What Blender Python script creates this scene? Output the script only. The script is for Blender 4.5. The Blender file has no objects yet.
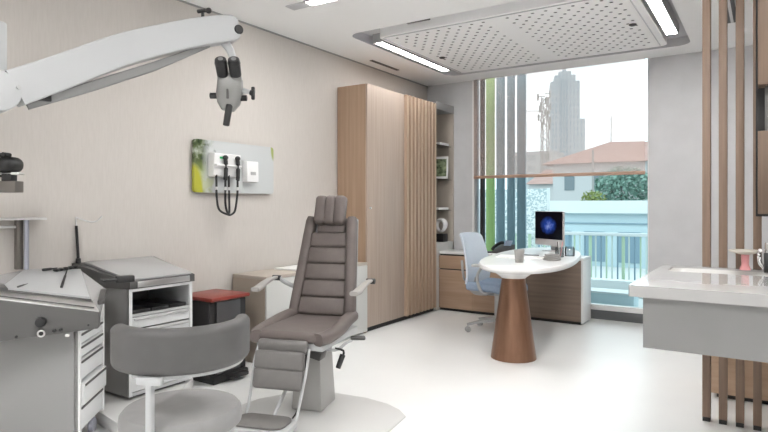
import bpy, bmesh, math, random
from mathutils import Vector, Matrix
random.seed(7)
S = bpy.context.scene
C = S.collection
PI = math.pi
R = math.radians

# ------------------------------------------------------------------ camera
cam = bpy.data.objects.new('camera', bpy.data.cameras.new('camera'))
C.objects.link(cam)
cam.location = (0, 0, 1.25)
cam.rotation_euler = (PI / 2, 0, math.atan2(382, 585))
cam.data.sensor_width = 36
cam.data.lens = 585 / 768 * 36
cam.data.shift_y = -11 / 768
cam.data.clip_start = 0.05
cam.data.clip_end = 2000
S.camera = cam

# ------------------------------------------------------------------ world
W = bpy.data.worlds.new('sky')
S.world = W
W.use_nodes = True
nt = W.node_tree
nt.nodes.clear()
wo = nt.nodes.new('ShaderNodeOutputWorld')
bg = nt.nodes.new('ShaderNodeBackground')
tc = nt.nodes.new('ShaderNodeTexCoord')
mp = nt.nodes.new('ShaderNodeMapping')
mp.inputs['Scale'].default_value = (2, 2, 5)
no = nt.nodes.new('ShaderNodeTexNoise')
no.inputs['Scale'].default_value = 2.2
no.inputs['Detail'].default_value = 5
cr = nt.nodes.new('ShaderNodeValToRGB')
cr.color_ramp.elements[0].position = 0.38
cr.color_ramp.elements[0].color = (0.72, 0.84, 0.90, 1)
cr.color_ramp.elements[1].position = 0.56
cr.color_ramp.elements[1].color = (0.95, 0.98, 1.0, 1)
nt.links.new(tc.outputs['Generated'], mp.inputs['Vector'])
nt.links.new(mp.outputs['Vector'], no.inputs['Vector'])
nt.links.new(no.outputs['Fac'], cr.inputs['Fac'])
nt.links.new(cr.outputs['Color'], bg.inputs['Color'])
bg.inputs['Strength'].default_value = 1.95
nt.links.new(bg.outputs['Background'], wo.inputs['Surface'])

# ------------------------------------------------------------------ sun (soft, hazy day)
sl = bpy.data.lights.new('sun', 'SUN')
sl.energy = 0.5
sl.angle = R(20)
sl.color = (1, 0.97, 0.92)
so = bpy.data.objects.new('sun', sl)
C.objects.link(so)
so.rotation_euler = (R(48), 0, R(-25))

# ------------------------------------------------------------------ exposure
S.view_settings.view_transform = 'Standard'
S.view_settings.look = 'None'
S.view_settings.gamma = 1
S.view_settings.use_curve_mapping = False
S.view_settings.exposure = 0.4
LAMP = 56.0          # radiance of the linear ceiling lamps


# ================================================================== materials
def mat(name, col, rough=0.5, metal=0.0, spec=0.5, coat=0.0):
    m = bpy.data.materials.new(name)
    m.use_nodes = True
    p = m.node_tree.nodes['Principled BSDF']
    p.inputs['Base Color'].default_value = (*col, 1)
    p.inputs['Roughness'].default_value = rough
    p.inputs['Metallic'].default_value = metal
    p.inputs['Specular IOR Level'].default_value = spec
    p.inputs['Coat Weight'].default_value = coat
    return m


def noisy(name, c1, c2, scale=(8, 8, 8), nscale=1.0, rough=0.6, bump=0.0, metal=0.0, spec=0.4, detail=4, lo=0.35, hi=0.65):
    m = mat(name, c1, rough, metal, spec)
    n = m.node_tree.nodes
    l = m.node_tree.links
    p = n['Principled BSDF']
    t = n.new('ShaderNodeTexCoord')
    mp = n.new('ShaderNodeMapping')
    mp.inputs['Scale'].default_value = scale
    x = n.new('ShaderNodeTexNoise')
    x.inputs['Scale'].default_value = nscale
    x.inputs['Detail'].default_value = detail
    r = n.new('ShaderNodeValToRGB')
    r.color_ramp.elements[0].position = lo
    r.color_ramp.elements[0].color = (*c1, 1)
    r.color_ramp.elements[1].position = hi
    r.color_ramp.elements[1].color = (*c2, 1)
    l.new(t.outputs['Object'], mp.inputs['Vector'])
    l.new(mp.outputs['Vector'], x.inputs['Vector'])
    l.new(x.outputs['Fac'], r.inputs['Fac'])
    l.new(r.outputs['Color'], p.inputs['Base Color'])
    if bump:
        b = n.new('ShaderNodeBump')
        b.inputs['Strength'].default_value = bump
        b.inputs['Distance'].default_value = 0.01
        l.new(x.outputs['Fac'], b.inputs['Height'])
        l.new(b.outputs['Normal'], p.inputs['Normal'])
    return m


def emit(name, col, strength):
    m = bpy.data.materials.new(name)
    m.use_nodes = True
    n = m.node_tree.nodes
    n.clear()
    o = n.new('ShaderNodeOutputMaterial')
    e = n.new('ShaderNodeEmission')
    e.inputs['Color'].default_value = (*col, 1)
    e.inputs['Strength'].default_value = strength
    m.node_tree.links.new(e.outputs[0], o.inputs['Surface'])
    return m


def sheer(name, tint, diff, mixfac, gloss=0.0):
    """transparent pane or cloth: tinted see-through mixed with a diffuse / translucent or glossy share"""
    m = bpy.data.materials.new(name)
    m.use_nodes = True
    n = m.node_tree.nodes
    l = m.node_tree.links
    n.clear()
    o = n.new('ShaderNodeOutputMaterial')
    t = n.new('ShaderNodeBsdfTransparent')
    t.inputs['Color'].default_value = (*tint, 1)
    mx = n.new('ShaderNodeMixShader')
    if gloss:
        g = n.new('ShaderNodeBsdfGlossy')
        g.inputs['Roughness'].default_value = 0.02
        g.inputs['Color'].default_value = (gloss, gloss, gloss, 1)
        fr = n.new('ShaderNodeFresnel')
        fr.inputs['IOR'].default_value = 1.35
        l.new(fr.outputs[0], mx.inputs['Fac'])
        l.new(t.outputs[0], mx.inputs[1])
        l.new(g.outputs[0], mx.inputs[2])
    else:
        d = n.new('ShaderNodeBsdfDiffuse')
        d.inputs['Color'].default_value = (*diff, 1)
        tl = n.new('ShaderNodeBsdfTranslucent')
        tl.inputs['Color'].default_value = (*diff, 1)
        m2 = n.new('ShaderNodeMixShader')
        m2.inputs['Fac'].default_value = 0.6
        l.new(d.outputs[0], m2.inputs[1])
        l.new(tl.outputs[0], m2.inputs[2])
        mx.inputs['Fac'].default_value = mixfac
        l.new(t.outputs[0], mx.inputs[1])
        l.new(m2.outputs[0], mx.inputs[2])
    l.new(mx.outputs[0], o.inputs['Surface'])
    return m


def brickmat(name, c1, mortar, bw, bh, ms, rough=0.6, axis='XZ'):
    """facade of windows: a grid in the material"""
    m = mat(name, c1, rough)
    n = m.node_tree.nodes
    l = m.node_tree.links
    t = n.new('ShaderNodeTexCoord')
    mp = n.new('ShaderNodeMapping')
    mp.inputs['Rotation'].default_value = (R(90), 0, 0)
    b = n.new('ShaderNodeTexBrick')
    b.offset = 0
    b.inputs['Scale'].default_value = 1
    b.inputs['Color1'].default_value = (*c1, 1)
    b.inputs['Color2'].default_value = (*[v * 0.9 for v in c1], 1)
    b.inputs['Mortar'].default_value = (*mortar, 1)
    b.inputs['Brick Width'].default_value = bw
    b.inputs['Row Height'].default_value = bh
    b.inputs['Mortar Size'].default_value = ms
    l.new(t.outputs['Object'], mp.inputs['Vector'])
    l.new(mp.outputs['Vector'], b.inputs['Vector'])
    l.new(b.outputs['Color'], n['Principled BSDF'].inputs['Base Color'])
    return m


M = {}
M['wallcloth'] = noisy('beige_wall_cloth', (0.55, 0.517, 0.487), (0.575, 0.542, 0.512), (40, 40, 4), 3, 0.9, 0.05, spec=0.1)
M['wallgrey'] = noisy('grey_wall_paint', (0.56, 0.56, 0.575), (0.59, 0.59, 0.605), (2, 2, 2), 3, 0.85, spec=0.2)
M['wallwhite'] = mat('white_wall_paint', (0.90, 0.90, 0.90), 0.9)
M['ceil'] = mat('ceiling_paint', (0.90, 0.90, 0.90), 0.9, spec=0.1)
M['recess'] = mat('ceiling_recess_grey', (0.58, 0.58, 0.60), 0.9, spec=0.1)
M['panel'] = mat('ceiling_panel_white', (0.93, 0.93, 0.93), 0.8, spec=0.1)
M['hole'] = mat('hole_grey', (0.22, 0.22, 0.225), 0.9, spec=0.1)
M['micro'] = mat('microscope_grey', (0.24, 0.24, 0.235), 0.4, 0.2)
M['linkgrey'] = mat('link_grey', (0.22, 0.22, 0.22), 0.5)
M['walnutdark'] = noisy('dark_walnut', (0.10, 0.068, 0.048), (0.14, 0.095, 0.068), (22, 22, 0.8), 1.6, 0.5)
M['drawerwhite'] = mat('drawer_white', (0.64, 0.65, 0.655), 0.35)
M['panelshaded'] = noisy('oak_panel_painted_shade', (0.20, 0.148, 0.115), (0.245, 0.185, 0.145), (0.9, 22, 22), 1.6, 0.5, 0.05)  # oak tone darkened to hold the shade under the desk
M['floor'] = noisy('white_floor', (0.80, 0.80, 0.795), (0.82, 0.82, 0.815), (1.2, 1.2, 1.2), 1.5, 0.32, spec=0.35)
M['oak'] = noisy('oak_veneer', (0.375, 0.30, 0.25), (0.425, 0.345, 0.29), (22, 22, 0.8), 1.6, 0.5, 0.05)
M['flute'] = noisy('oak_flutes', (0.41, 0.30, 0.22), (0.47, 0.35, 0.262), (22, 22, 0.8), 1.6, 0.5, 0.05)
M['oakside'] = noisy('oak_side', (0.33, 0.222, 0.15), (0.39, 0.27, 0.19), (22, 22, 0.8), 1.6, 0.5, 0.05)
M['oakh'] = noisy('oak_drawer_fronts', (0.37, 0.25, 0.17), (0.43, 0.30, 0.215), (0.9, 22, 22), 1.6, 0.5, 0.05)
M['slat'] = noisy('walnut_slat', (0.20, 0.137, 0.10), (0.25, 0.172, 0.126), (40, 40, 1.2), 1.5, 0.5, 0.05)
M['walnutlow'] = noisy('walnut_panel', (0.44, 0.30, 0.205), (0.52, 0.37, 0.26), (2, 20, 20), 1.4, 0.5)
M['copper'] = noisy('copper_wood_cone', (0.215, 0.112, 0.068), (0.265, 0.145, 0.09), (14, 14, 0.8), 1.6, 0.30, metal=0.6, spec=0.5)
M['black'] = mat('black_plastic', (0.012, 0.012, 0.013), 0.4)
M['blackmatt'] = mat('black_matt', (0.02, 0.019, 0.02), 0.7)
M['darkgrey'] = mat('dark_grey', (0.075, 0.073, 0.072), 0.5)
M['charcoalmetal'] = mat('charcoal_metal', (0.11, 0.11, 0.115), 0.35, 0.6)
M['dframe'] = mat('dark_window_frame', (0.10, 0.105, 0.11), 0.5)
M['white'] = mat('white_lacquer', (0.80, 0.80, 0.80), 0.25, spec=0.5)
M['whitem'] = mat('white_matt', (0.78, 0.78, 0.77), 0.6)
M['equip'] = mat('equipment_white', (0.46, 0.47, 0.48), 0.35)
M['quartz'] = noisy('grey_quartz', (0.385, 0.382, 0.38), (0.40, 0.397, 0.395), (6, 6, 6), 2, 0.07, spec=0.7)
M['apron'] = mat('grey_apron', (0.25, 0.248, 0.248), 0.45)
M['basin'] = mat('basin_white', (0.55, 0.545, 0.53), 0.25)
M['cabgrey'] = mat('cabinet_grey', (0.29, 0.29, 0.288), 0.5)
M['cabgreyd'] = mat('console_grey', (0.09, 0.088, 0.087), 0.45)
M['lid'] = mat('lid_grey', (0.43, 0.43, 0.435), 0.25, spec=0.6)
M['steel'] = mat('brushed_steel', (0.62, 0.62, 0.62), 0.28, 0.9)
M['chrome'] = mat('chrome', (0.8, 0.8, 0.8), 0.12, 1.0)
M['greymetal'] = mat('light_grey_metal', (0.45, 0.45, 0.45), 0.4, 0.3)
M['beige'] = mat('beige_laminate', (0.41, 0.35, 0.29), 0.55)
M['beigetop'] = mat('beige_laminate_top', (0.45, 0.40, 0.35), 0.45)
M['offwhite'] = mat('off_white_front', (0.56, 0.565, 0.55), 0.5)
M['taupe'] = noisy('taupe_leatherette', (0.125, 0.104, 0.098), (0.14, 0.117, 0.11), (9, 9, 9), 2, 0.48, 0.03, spec=0.4)
M['taupe2'] = noisy('grey_leatherette', (0.15, 0.143, 0.14), (0.165, 0.157, 0.153), (9, 9, 9), 2, 0.48, 0.03, spec=0.4)
M['stoolseat'] = noisy('stool_seat_vinyl', (0.235, 0.232, 0.233), (0.25, 0.247, 0.248), (9, 9, 9), 2, 0.5, 0.02)
M['stoolback'] = noisy('stool_back_vinyl', (0.088, 0.086, 0.086), (0.096, 0.094, 0.094), (9, 9, 9), 2, 0.5, 0.02)
M['chairmetal'] = mat('chair_base_grey', (0.40, 0.395, 0.385), 0.45, 0.1)
M['arm'] = mat('armrest_grey', (0.33, 0.315, 0.30), 0.5)
M['plate'] = mat('floor_plate', (0.60, 0.597, 0.59), 0.4)
M['red'] = mat('red_bin_lid', (0.22, 0.032, 0.022), 0.35)
M['bluefab'] = noisy('pale_blue_fabric', (0.50, 0.56, 0.63), (0.57, 0.63, 0.70), (60, 60, 60), 2, 0.85, 0.05)
M['bluemid'] = noisy('blue_seat_fabric', (0.24, 0.31, 0.42), (0.30, 0.37, 0.48), (60, 60, 60), 2, 0.85, 0.05)
M['ochair'] = mat('office_chair_grey', (0.40, 0.40, 0.40), 0.5)
M['glass'] = sheer('window_glass', (0.90, 0.97, 0.98), (1, 1, 1), 0, gloss=0.15)
M['clear'] = sheer('clear_glass', (0.82, 0.84, 0.85), (1, 1, 1), 0, gloss=0.9)
M['smoke'] = sheer('frosted_cup', (0.7, 0.69, 0.68), (0.75, 0.74, 0.73), 0.45)
M['blind'] = sheer('sheer_blind', (1.0, 0.935, 0.915), (0.88, 0.73, 0.68), 0.26)
M['blindbar'] = mat('blind_bar', (0.42, 0.27, 0.20), 0.5)
M['lamp'] = emit('lamp_diffuser', (1, 0.985, 0.96), LAMP)
M['lampsoft'] = emit('lamp_diffuser_dimmed', (1, 0.985, 0.96), LAMP * 0.4)
M['paper'] = mat('paper', (0.82, 0.82, 0.81), 0.8)
M['pink'] = mat('pink_plastic', (0.75, 0.33, 0.34), 0.4)
M['cream'] = mat('cream_dish', (0.70, 0.66, 0.60), 0.5)
M['screenglass'] = mat('screen_bezel', (0.006, 0.006, 0.007), 0.12)
M['silver'] = mat('silver_alu', (0.55, 0.53, 0.53), 0.35, 0.4)
M['green'] = mat('green_mark', (0.02, 0.35, 0.12), 0.4)
M['bluemet'] = mat('pale_blue_metal', (0.38, 0.39, 0.46), 0.3, 0.3)
M['brownmet'] = mat('brown_grey_metal', (0.16, 0.145, 0.13), 0.4, 0.4)


def print_mat():
    """white board print: soft plant photograph in its left part, a leaf at the far right edge"""
    m = mat('plant_print', (0.75, 0.76, 0.76), 0.25)
    n = m.node_tree.nodes
    l = m.node_tree.links
    p = n['Principled BSDF']
    t = n.new('ShaderNodeTexCoord')
    sp = n.new('ShaderNodeSeparateXYZ')
    l.new(t.outputs['Object'], sp.inputs[0])

    def math_(op, a, b):
        x = n.new('ShaderNodeMath')
        x.operation = op
        x.use_clamp = op == 'SUBTRACT'
        for i, v in enumerate((a, b)):
            if isinstance(v, (int, float)):
                x.inputs[i].default_value = v
            else:
                l.new(v, x.inputs[i])
        return x.outputs[0]

    def ramp(fac, stops):
        r = n.new('ShaderNodeValToRGB')
        e = r.color_ramp.elements
        while len(e) < len(stops):
            e.new(0.5)
        for q, (pos, c) in zip(e, stops):
            q.position = pos
            q.color = (*c, 1)
        l.new(fac, r.inputs['Fac'])
        return r.outputs['Color']

    def noise(sc, d=3):
        x = n.new('ShaderNodeTexNoise')
        x.inputs['Scale'].default_value = sc
        x.inputs['Detail'].default_value = d
        l.new(t.outputs['Object'], x.inputs['Vector'])
        return x.outputs['Fac']

    def mix(f, a, b):
        x = n.new('ShaderNodeMix')
        x.data_type = 'RGBA'
        l.new(f, x.inputs[0])
        for i, v in ((6, a), (7, b)):
            if isinstance(v, tuple):
                x.inputs[i].default_value = (*v, 1)
            else:
                l.new(v, x.inputs[i])
        return x.outputs[2]
    # board local: y 0..0.88 left to right, z 0..0.4
    n1 = noise(9)
    dark = ramp(noise(11), [(0.36, (0.015, 0.03, 0.012)), (0.5, (0.08, 0.11, 0.04)), (0.64, (0.42, 0.45, 0.38))])
    soft = ramp(noise(7), [(0.35, (0.20, 0.25, 0.08)), (0.6, (0.45, 0.48, 0.33))])
    leafc = mix(ramp(sp.outputs['Z'], [(0.16, (0, 0, 0)), (0.26, (1, 1, 1))]), soft, dark)
    left = math_('SUBTRACT', 1.0, math_('MULTIPLY', sp.outputs['Y'], 3.9))
    mask = math_('ADD', math_('MULTIPLY', left, 1.0), math_('MULTIPLY', math_('SUBTRACT', n1, 0.5), 2.2))
    mask = ramp(mask, [(0.42, (0, 0, 0)), (0.75, (1, 1, 1))])
    col = mix(mask, (0.53, 0.55, 0.555), leafc)
    yl = math_('MULTIPLY', math_('SUBTRACT', 0.10, sp.outputs['Y']), math_('SUBTRACT', 0.26, sp.outputs['Z']))
    ym = ramp(math_('MULTIPLY', yl, 80.0), [(0.25, (0, 0, 0)), (0.6, (1, 1, 1))])
    col = mix(ym, col, (0.42, 0.42, 0.05))
    rl = math_('MULTIPLY', math_('SUBTRACT', sp.outputs['Y'], 0.80), math_('SUBTRACT', sp.outputs['Z'], 0.26))
    rm = ramp(math_('MULTIPLY', rl, 400.0), [(0.3, (0, 0, 0)), (0.8, (1, 1, 1))])
    col = mix(rm, col, (0.33, 0.38, 0.14))
    l.new(col, p.inputs['Base Color'])
    return m


M['print'] = print_mat()


def screen_mat():
    """lit computer screen: black with a soft blue burst of light"""
    m = bpy.data.materials.new('lit_screen')
    m.use_nodes = True
    n = m.node_tree.nodes
    l = m.node_tree.links
    n.clear()
    o = n.new('ShaderNodeOutputMaterial')
    t = n.new('ShaderNodeTexCoord')
    mp = n.new('ShaderNodeMapping')
    mp.inputs['Scale'].default_value = (7.0, 1, 9.5)
    g = n.new('ShaderNodeTexGradient')
    g.gradient_type = 'SPHERICAL'
    nz = n.new('ShaderNodeTexNoise')
    nz.inputs['Scale'].default_value = 22
    mu = n.new('ShaderNodeMath')
    mu.operation = 'MULTIPLY'
    r = n.new('ShaderNodeValToRGB')
    e = r.color_ramp.elements
    e.new(0.3)
    for q, (pos, c) in zip(e, ((0.05, (0.003, 0.003, 0.006)), (0.30, (0.02, 0.06, 0.32)), (0.62, (0.30, 0.38, 0.75)))):
        q.position = pos
        q.color = (*c, 1)
    em = n.new('ShaderNodeEmission')
    em.inputs['Strength'].default_value = 0.7
    gl = n.new('ShaderNodeBsdfGlossy')
    gl.inputs['Roughness'].default_value = 0.15
    gl.inputs['Color'].default_value = (0.02, 0.02, 0.02, 1)
    ad = n.new('ShaderNodeAddShader')
    l.new(t.outputs['Object'], mp.inputs['Vector'])
    l.new(mp.outputs['Vector'], g.inputs['Vector'])
    l.new(t.outputs['Object'], nz.inputs['Vector'])
    l.new(g.outputs['Fac'], mu.inputs[0])
    l.new(nz.outputs['Fac'], mu.inputs[1])
    l.new(mu.outputs[0], r.inputs['Fac'])
    l.new(r.outputs['Color'], em.inputs['Color'])
    l.new(em.outputs[0], ad.inputs[0])
    l.new(gl.outputs[0], ad.inputs[1])
    l.new(ad.outputs[0], o.inputs['Surface'])
    return m


M['screen'] = screen_mat()


# ================================================================== mesh helpers
def merge(bm, t):
    me = bpy.data.meshes.new('tmp')
    t.to_mesh(me)
    t.free()
    bm.from_mesh(me)
    bpy.data.meshes.remove(me)


def box(bm, c, s, bev=0.0, seg=2, rot=None, fn=None, mi=0, sub=0):
    t = bmesh.new()
    bmesh.ops.create_cube(t, size=1)
    for v in t.verts:
        v.co = Vector((v.co.x * s[0], v.co.y * s[1], v.co.z * s[2]))
    if bev > 0:
        bmesh.ops.bevel(t, geom=list(t.edges), offset=bev, segments=seg, profile=0.5, affect='EDGES')
    if sub:
        bmesh.ops.subdivide_edges(t, edges=list(t.edges), cuts=sub, use_grid_fill=True)
    if fn:
        for v in t.verts:
            v.co = Vector(fn(v.co))
    mtx = Matrix.Translation(c) @ (rot.to_4x4() if rot else Matrix())
    t.transform(mtx)
    for f in t.faces:
        f.material_index = mi
    merge(bm, t)
    return bm


def bx(x0, x1, y0, y1, z0, z1, bev=0.0, bm=None, seg=2, mi=0):
    bm = bm or bmesh.new()
    return box(bm, ((x0 + x1) / 2, (y0 + y1) / 2, (z0 + z1) / 2), (x1 - x0, y1 - y0, z1 - z0), bev, seg, mi=mi)


def cyl(bm, p0, p1, r0, r1=None, seg=20, bev=0.0, mi=0):
    p0, p1 = Vector(p0), Vector(p1)
    r1 = r0 if r1 is None else r1
    d = p1 - p0
    t = bmesh.new()
    bmesh.ops.create_cone(t, cap_ends=True, segments=seg, radius1=r0, radius2=r1, depth=d.length)
    if bev:
        es = [e for e in t.edges if len(e.link_faces) == 2 and any(len(f.verts) > 4 for f in e.link_faces)]
        bmesh.ops.bevel(t, geom=es, offset=bev, segments=2, profile=0.5, affect='EDGES')
    q = d.to_track_quat('Z', 'Y')
    t.transform(Matrix.Translation((p0 + p1) / 2) @ q.to_matrix().to_4x4())
    for f in t.faces:
        f.material_index = mi
    merge(bm, t)
    return bm


def smooth_pts(pts, n=6):
    pts = [Vector(p) for p in pts]
    out = []
    for i in range(len(pts) - 1):
        p0 = pts[max(i - 1, 0)]
        p1, p2 = pts[i], pts[i + 1]
        p3 = pts[min(i + 2, len(pts) - 1)]
        for k in range(n):
            t = k / n
            out.append(0.5 * ((2 * p1) + (p2 - p0) * t + (2 * p0 - 5 * p1 + 4 * p2 - p3) * t * t + (3 * p1 - p0 - 3 * p2 + p3) * t ** 3))
    out.append(pts[-1])
    return out


def sweep(bm, pts, section, up=(0, 0, 1), scales=None, mi=0):
    """section: closed list of (a, b): a along the side vector, b along the up-ish vector"""
    pts = [Vector(p) for p in pts]
    up = Vector(up)
    rings = []
    for i, p in enumerate(pts):
        d = (pts[min(i + 1, len(pts) - 1)] - pts[max(i - 1, 0)]).normalized()
        side = d.cross(up)
        if side.length < 1e-4:
            side = d.cross(Vector((1, 0.3, 0)))
        side.normalize()
        u = side.cross(d).normalized()
        sc = scales[i] if scales else 1
        sa, sb = sc if isinstance(sc, tuple) else (sc, sc)
        rings.append([bm.verts.new(p + side * a * sa + u * b * sb) for a, b in section])
    n = len(section)
    fs = []
    for r0, r1 in zip(rings, rings[1:]):
        for k in range(n):
            fs.append(bm.faces.new((r0[k], r0[(k + 1) % n], r1[(k + 1) % n], r1[k])))
    fs.append(bm.faces.new(list(reversed(rings[0]))))
    fs.append(bm.faces.new(rings[-1]))
    for f in fs:
        f.material_index = mi
    return bm


def circ(r, n=10):
    return [(r * math.cos(2 * PI * k / n), r * math.sin(2 * PI * k / n)) for k in range(n)]


def rrect2(w, h, r, n=4):
    out = []
    for cx, cy, a0 in ((w / 2 - r, h / 2 - r, 0), (-w / 2 + r, h / 2 - r, 90), (-w / 2 + r, -h / 2 + r, 180), (w / 2 - r, -h / 2 + r, 270)):
        for k in range(n + 1):
            a = R(a0 + 90 * k / n)
            out.append((cx + r * math.cos(a), cy + r * math.sin(a)))
    return out


def tube(bm, pts, r, seg=8, sm=0, up=(0, 0, 1), mi=0):
    if sm:
        pts = smooth_pts(pts, sm)
    return sweep(bm, pts, circ(r, seg), up, mi=mi)


def prism(bm, poly, z0, z1, bev=0.0, mi=0, segs=2):
    t = bmesh.new()
    vs = [t.verts.new((x, y, z0)) for x, y in poly]
    f = t.faces.new(vs)
    r = bmesh.ops.extrude_face_region(t, geom=[f])
    for v in r['geom']:
        if isinstance(v, bmesh.types.BMVert):
            v.co.z = z1
    bmesh.ops.recalc_face_normals(t, faces=t.faces)
    if bev:
        es = [e for e in t.edges if any(len(q.verts) == len(poly) for q in e.link_faces)]
        bmesh.ops.bevel(t, geom=es, offset=bev, segments=segs, profile=0.5, affect='EDGES')
    for q in t.faces:
        q.material_index = mi
    merge(bm, t)
    return bm


def lathe(bm, prof, c=(0, 0, 0), seg=32, sx=1, sy=1, mi=0, shape=None):
    c = Vector(c)
    rings = []
    for r, z in prof:
        ring = []
        for k in range(seg):
            a = 2 * PI * k / seg
            if shape:
                x, y = shape(a)
                x, y = x * r, y * r
            else:
                x, y = r * math.cos(a) * sx, r * math.sin(a) * sy
            ring.append(bm.verts.new(c + Vector((x, y, z))))
        rings.append(ring)
    for r0, r1 in zip(rings, rings[1:]):
        for k in range(seg):
            f = bm.faces.new((r0[k], r0[(k + 1) % seg], r1[(k + 1) % seg], r1[k]))
            f.material_index = mi
    for ring, rev in ((rings[0], True), (rings[-1], False)):
        f = bm.faces.new(list(reversed(ring)) if rev else ring)
        f.material_index = mi
    return bm


def ball(bm, c, s, seg=16, rings=10, rot=None, mi=0):
    t = bmesh.new()
    bmesh.ops.create_uvsphere(t, u_segments=seg, v_segments=rings, radius=1)
    t.transform(Matrix.Translation(c) @ (rot.to_4x4() if rot else Matrix()) @ Matrix.Diagonal((*s, 1)))
    for f in t.faces:
        f.material_index = mi
    merge(bm, t)
    return bm


def hexa(bm, pts, mi=0, bev=0):
    """eight corners: bottom four then top four (same order)"""
    t = bmesh.new()
    v = [t.verts.new(p) for p in pts]
    n = len(v) // 2
    t.faces.new(v[:n])
    t.faces.new(v[n:])
    for k in range(n):
        t.faces.new((v[k], v[(k + 1) % n], v[n + (k + 1) % n], v[n + k]))
    bmesh.ops.recalc_face_normals(t, faces=t.faces)
    if bev:
        bmesh.ops.bevel(t, geom=list(t.edges), offset=bev, segments=2, profile=0.5, affect='EDGES')
    for f in t.faces:
        f.material_index = mi
    merge(bm, t)
    return bm


def obj(name, bm, m, parent=None, label=None, sharp=35):
    bmesh.ops.recalc_face_normals(bm, faces=bm.faces)
    for f in bm.faces:
        f.smooth = True
    for e in bm.edges:
        if len(e.link_faces) == 2:
            e.smooth = e.calc_face_angle(0) < R(sharp)
    me = bpy.data.meshes.new(name)
    bm.to_mesh(me)
    bm.free()
    for q in (m if isinstance(m, (list, tuple)) else [m]):
        me.materials.append(q)
    o = bpy.data.objects.new(name, me)
    C.objects.link(o)
    if parent:
        o.parent = parent
    if label:
        o['label'] = label
    return o


def thing(name, label, cat, loc=(0, 0, 0), rz=0, group=None):
    o = bpy.data.objects.new(name, None)
    o.empty_display_size = 0.1
    C.objects.link(o)
    o.location = loc
    o.rotation_euler = (0, 0, rz)
    return tag(o, label, cat, group)


def tag(o, label, cat, group=None):
    o['label'] = label
    o['category'] = cat
    if group:
        o['group'] = group
    return o


def struct(name, bm, m, parent=None):
    o = obj(name, bm, m, parent)
    o['kind'] = 'structure'
    return o


B = bmesh.new

# ================================================================== the room
XL, XR, YF, YB, H = -3.645, 1.6, -1.6, 6.60, 2.775
WX0, WX1 = -3.00, -1.022           # window opening

struct('floor', bx(XL - 0.12, XR + 0.12, YF - 0.12, YB + 0.18, -0.12, 0.0), M['floor'])
struct('wall_left', bx(XL - 0.12, XL, YF - 0.12, YB + 0.18, 0, 3.0), M['wallcloth'])
struct('wall_right', bx(XR, XR + 0.12, YF - 0.12, YB + 0.18, 0, 3.0), M['wallwhite'])
struct('wall_front', bx(XL, XR, YF - 0.12, YF, 0, 3.0), M['wallwhite'])
b = bx(XL, WX0, YB, YB + 0.18, 0, 3.0)
bx(WX1, XR, YB, YB + 0.18, 0, 3.0, bm=b)
struct('wall_back', b, M['wallgrey'])

# ceiling with a rounded recess around the perforated panel
def rr(x0, x1, y0, y1, r, n=6):
    return [((x0 + x1) / 2 + a, (y0 + y1) / 2 + c) for a, c in rrect2(x1 - x0, y1 - y0, r, n)]

RX0, RX1, RY0, RY1 = -3.15, -0.59, 4.21, 6.24
HR = H + 0.08
b = B()
outer = [(XL, YF), (XR, YF), (XR, YB), (XL, YB)]
inner = rr(RX0, RX1, RY0, RY1, 0.13)
def loop(bm, pts, z):
    vs = [bm.verts.new((x, y, z)) for x, y in pts]
    return vs, [bm.edges.new((vs[i], vs[(i + 1) % len(vs)])) for i in range(len(vs))]
vo, eo = loop(b, outer, H)
vi, ei = loop(b, inner, H)
bmesh.ops.triangle_fill(b, edges=eo + ei, use_beauty=True)
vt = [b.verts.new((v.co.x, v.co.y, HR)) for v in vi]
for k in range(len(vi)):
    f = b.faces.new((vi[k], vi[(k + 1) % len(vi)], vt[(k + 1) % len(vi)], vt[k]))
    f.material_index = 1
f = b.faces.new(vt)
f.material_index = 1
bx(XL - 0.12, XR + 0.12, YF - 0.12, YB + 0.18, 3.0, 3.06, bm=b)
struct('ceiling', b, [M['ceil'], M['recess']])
# shadow gap where the left wall meets the ceiling
struct('trim_1', bx(XL, XL + 0.006, YF, YB, H - 0.014, H), M['cabgrey'])
struct('baseboard_left', bx(XL, XL + 0.012, YF, 4.69, 0, 0.07), M['wallcloth'])
struct('baseboard_back', bx(WX1 + 0.01, XR, YB - 0.012, YB, 0, 0.07), M['wallgrey'])

# window
w = bpy.data.objects.new('window_1', None)
C.objects.link(w)
w.location = (WX0, YB + 0.10, 0)
w['kind'] = 'structure'
L = WX1 - WX0
b = bx(0.0, L, -0.05, 0.05, 0.0, 0.10)
struct('window_frame', b, M['dframe'], w)
b = bx(L - 0.02, L, -0.03, 0.05, 0.1, 2.99)
struct('window_jamb', b, M['white'], w)
struct('window_head', bx(0, L - 0.02, -0.03, 0.05, 2.93, 2.99), M['white'], w)
struct('window_mullion', bx(0.055, 0.09, -0.03, 0.05, 0.10, 2.93), M['blackmatt'], w)
struct('window_sill', bx(0.0, L - 0.02, -0.04, 0.05, 0.10, 0.155), M['white'], w)
struct('window_pane', bx(0.0, L - 0.02, 0.0, 0.008, 0.155, 2.93), M['glass'], w)
struct('window_edge_strip', bx(-0.012, 0.012, -0.112, -0.09, 0.7, H - 0.005), M['white'], w)

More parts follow.
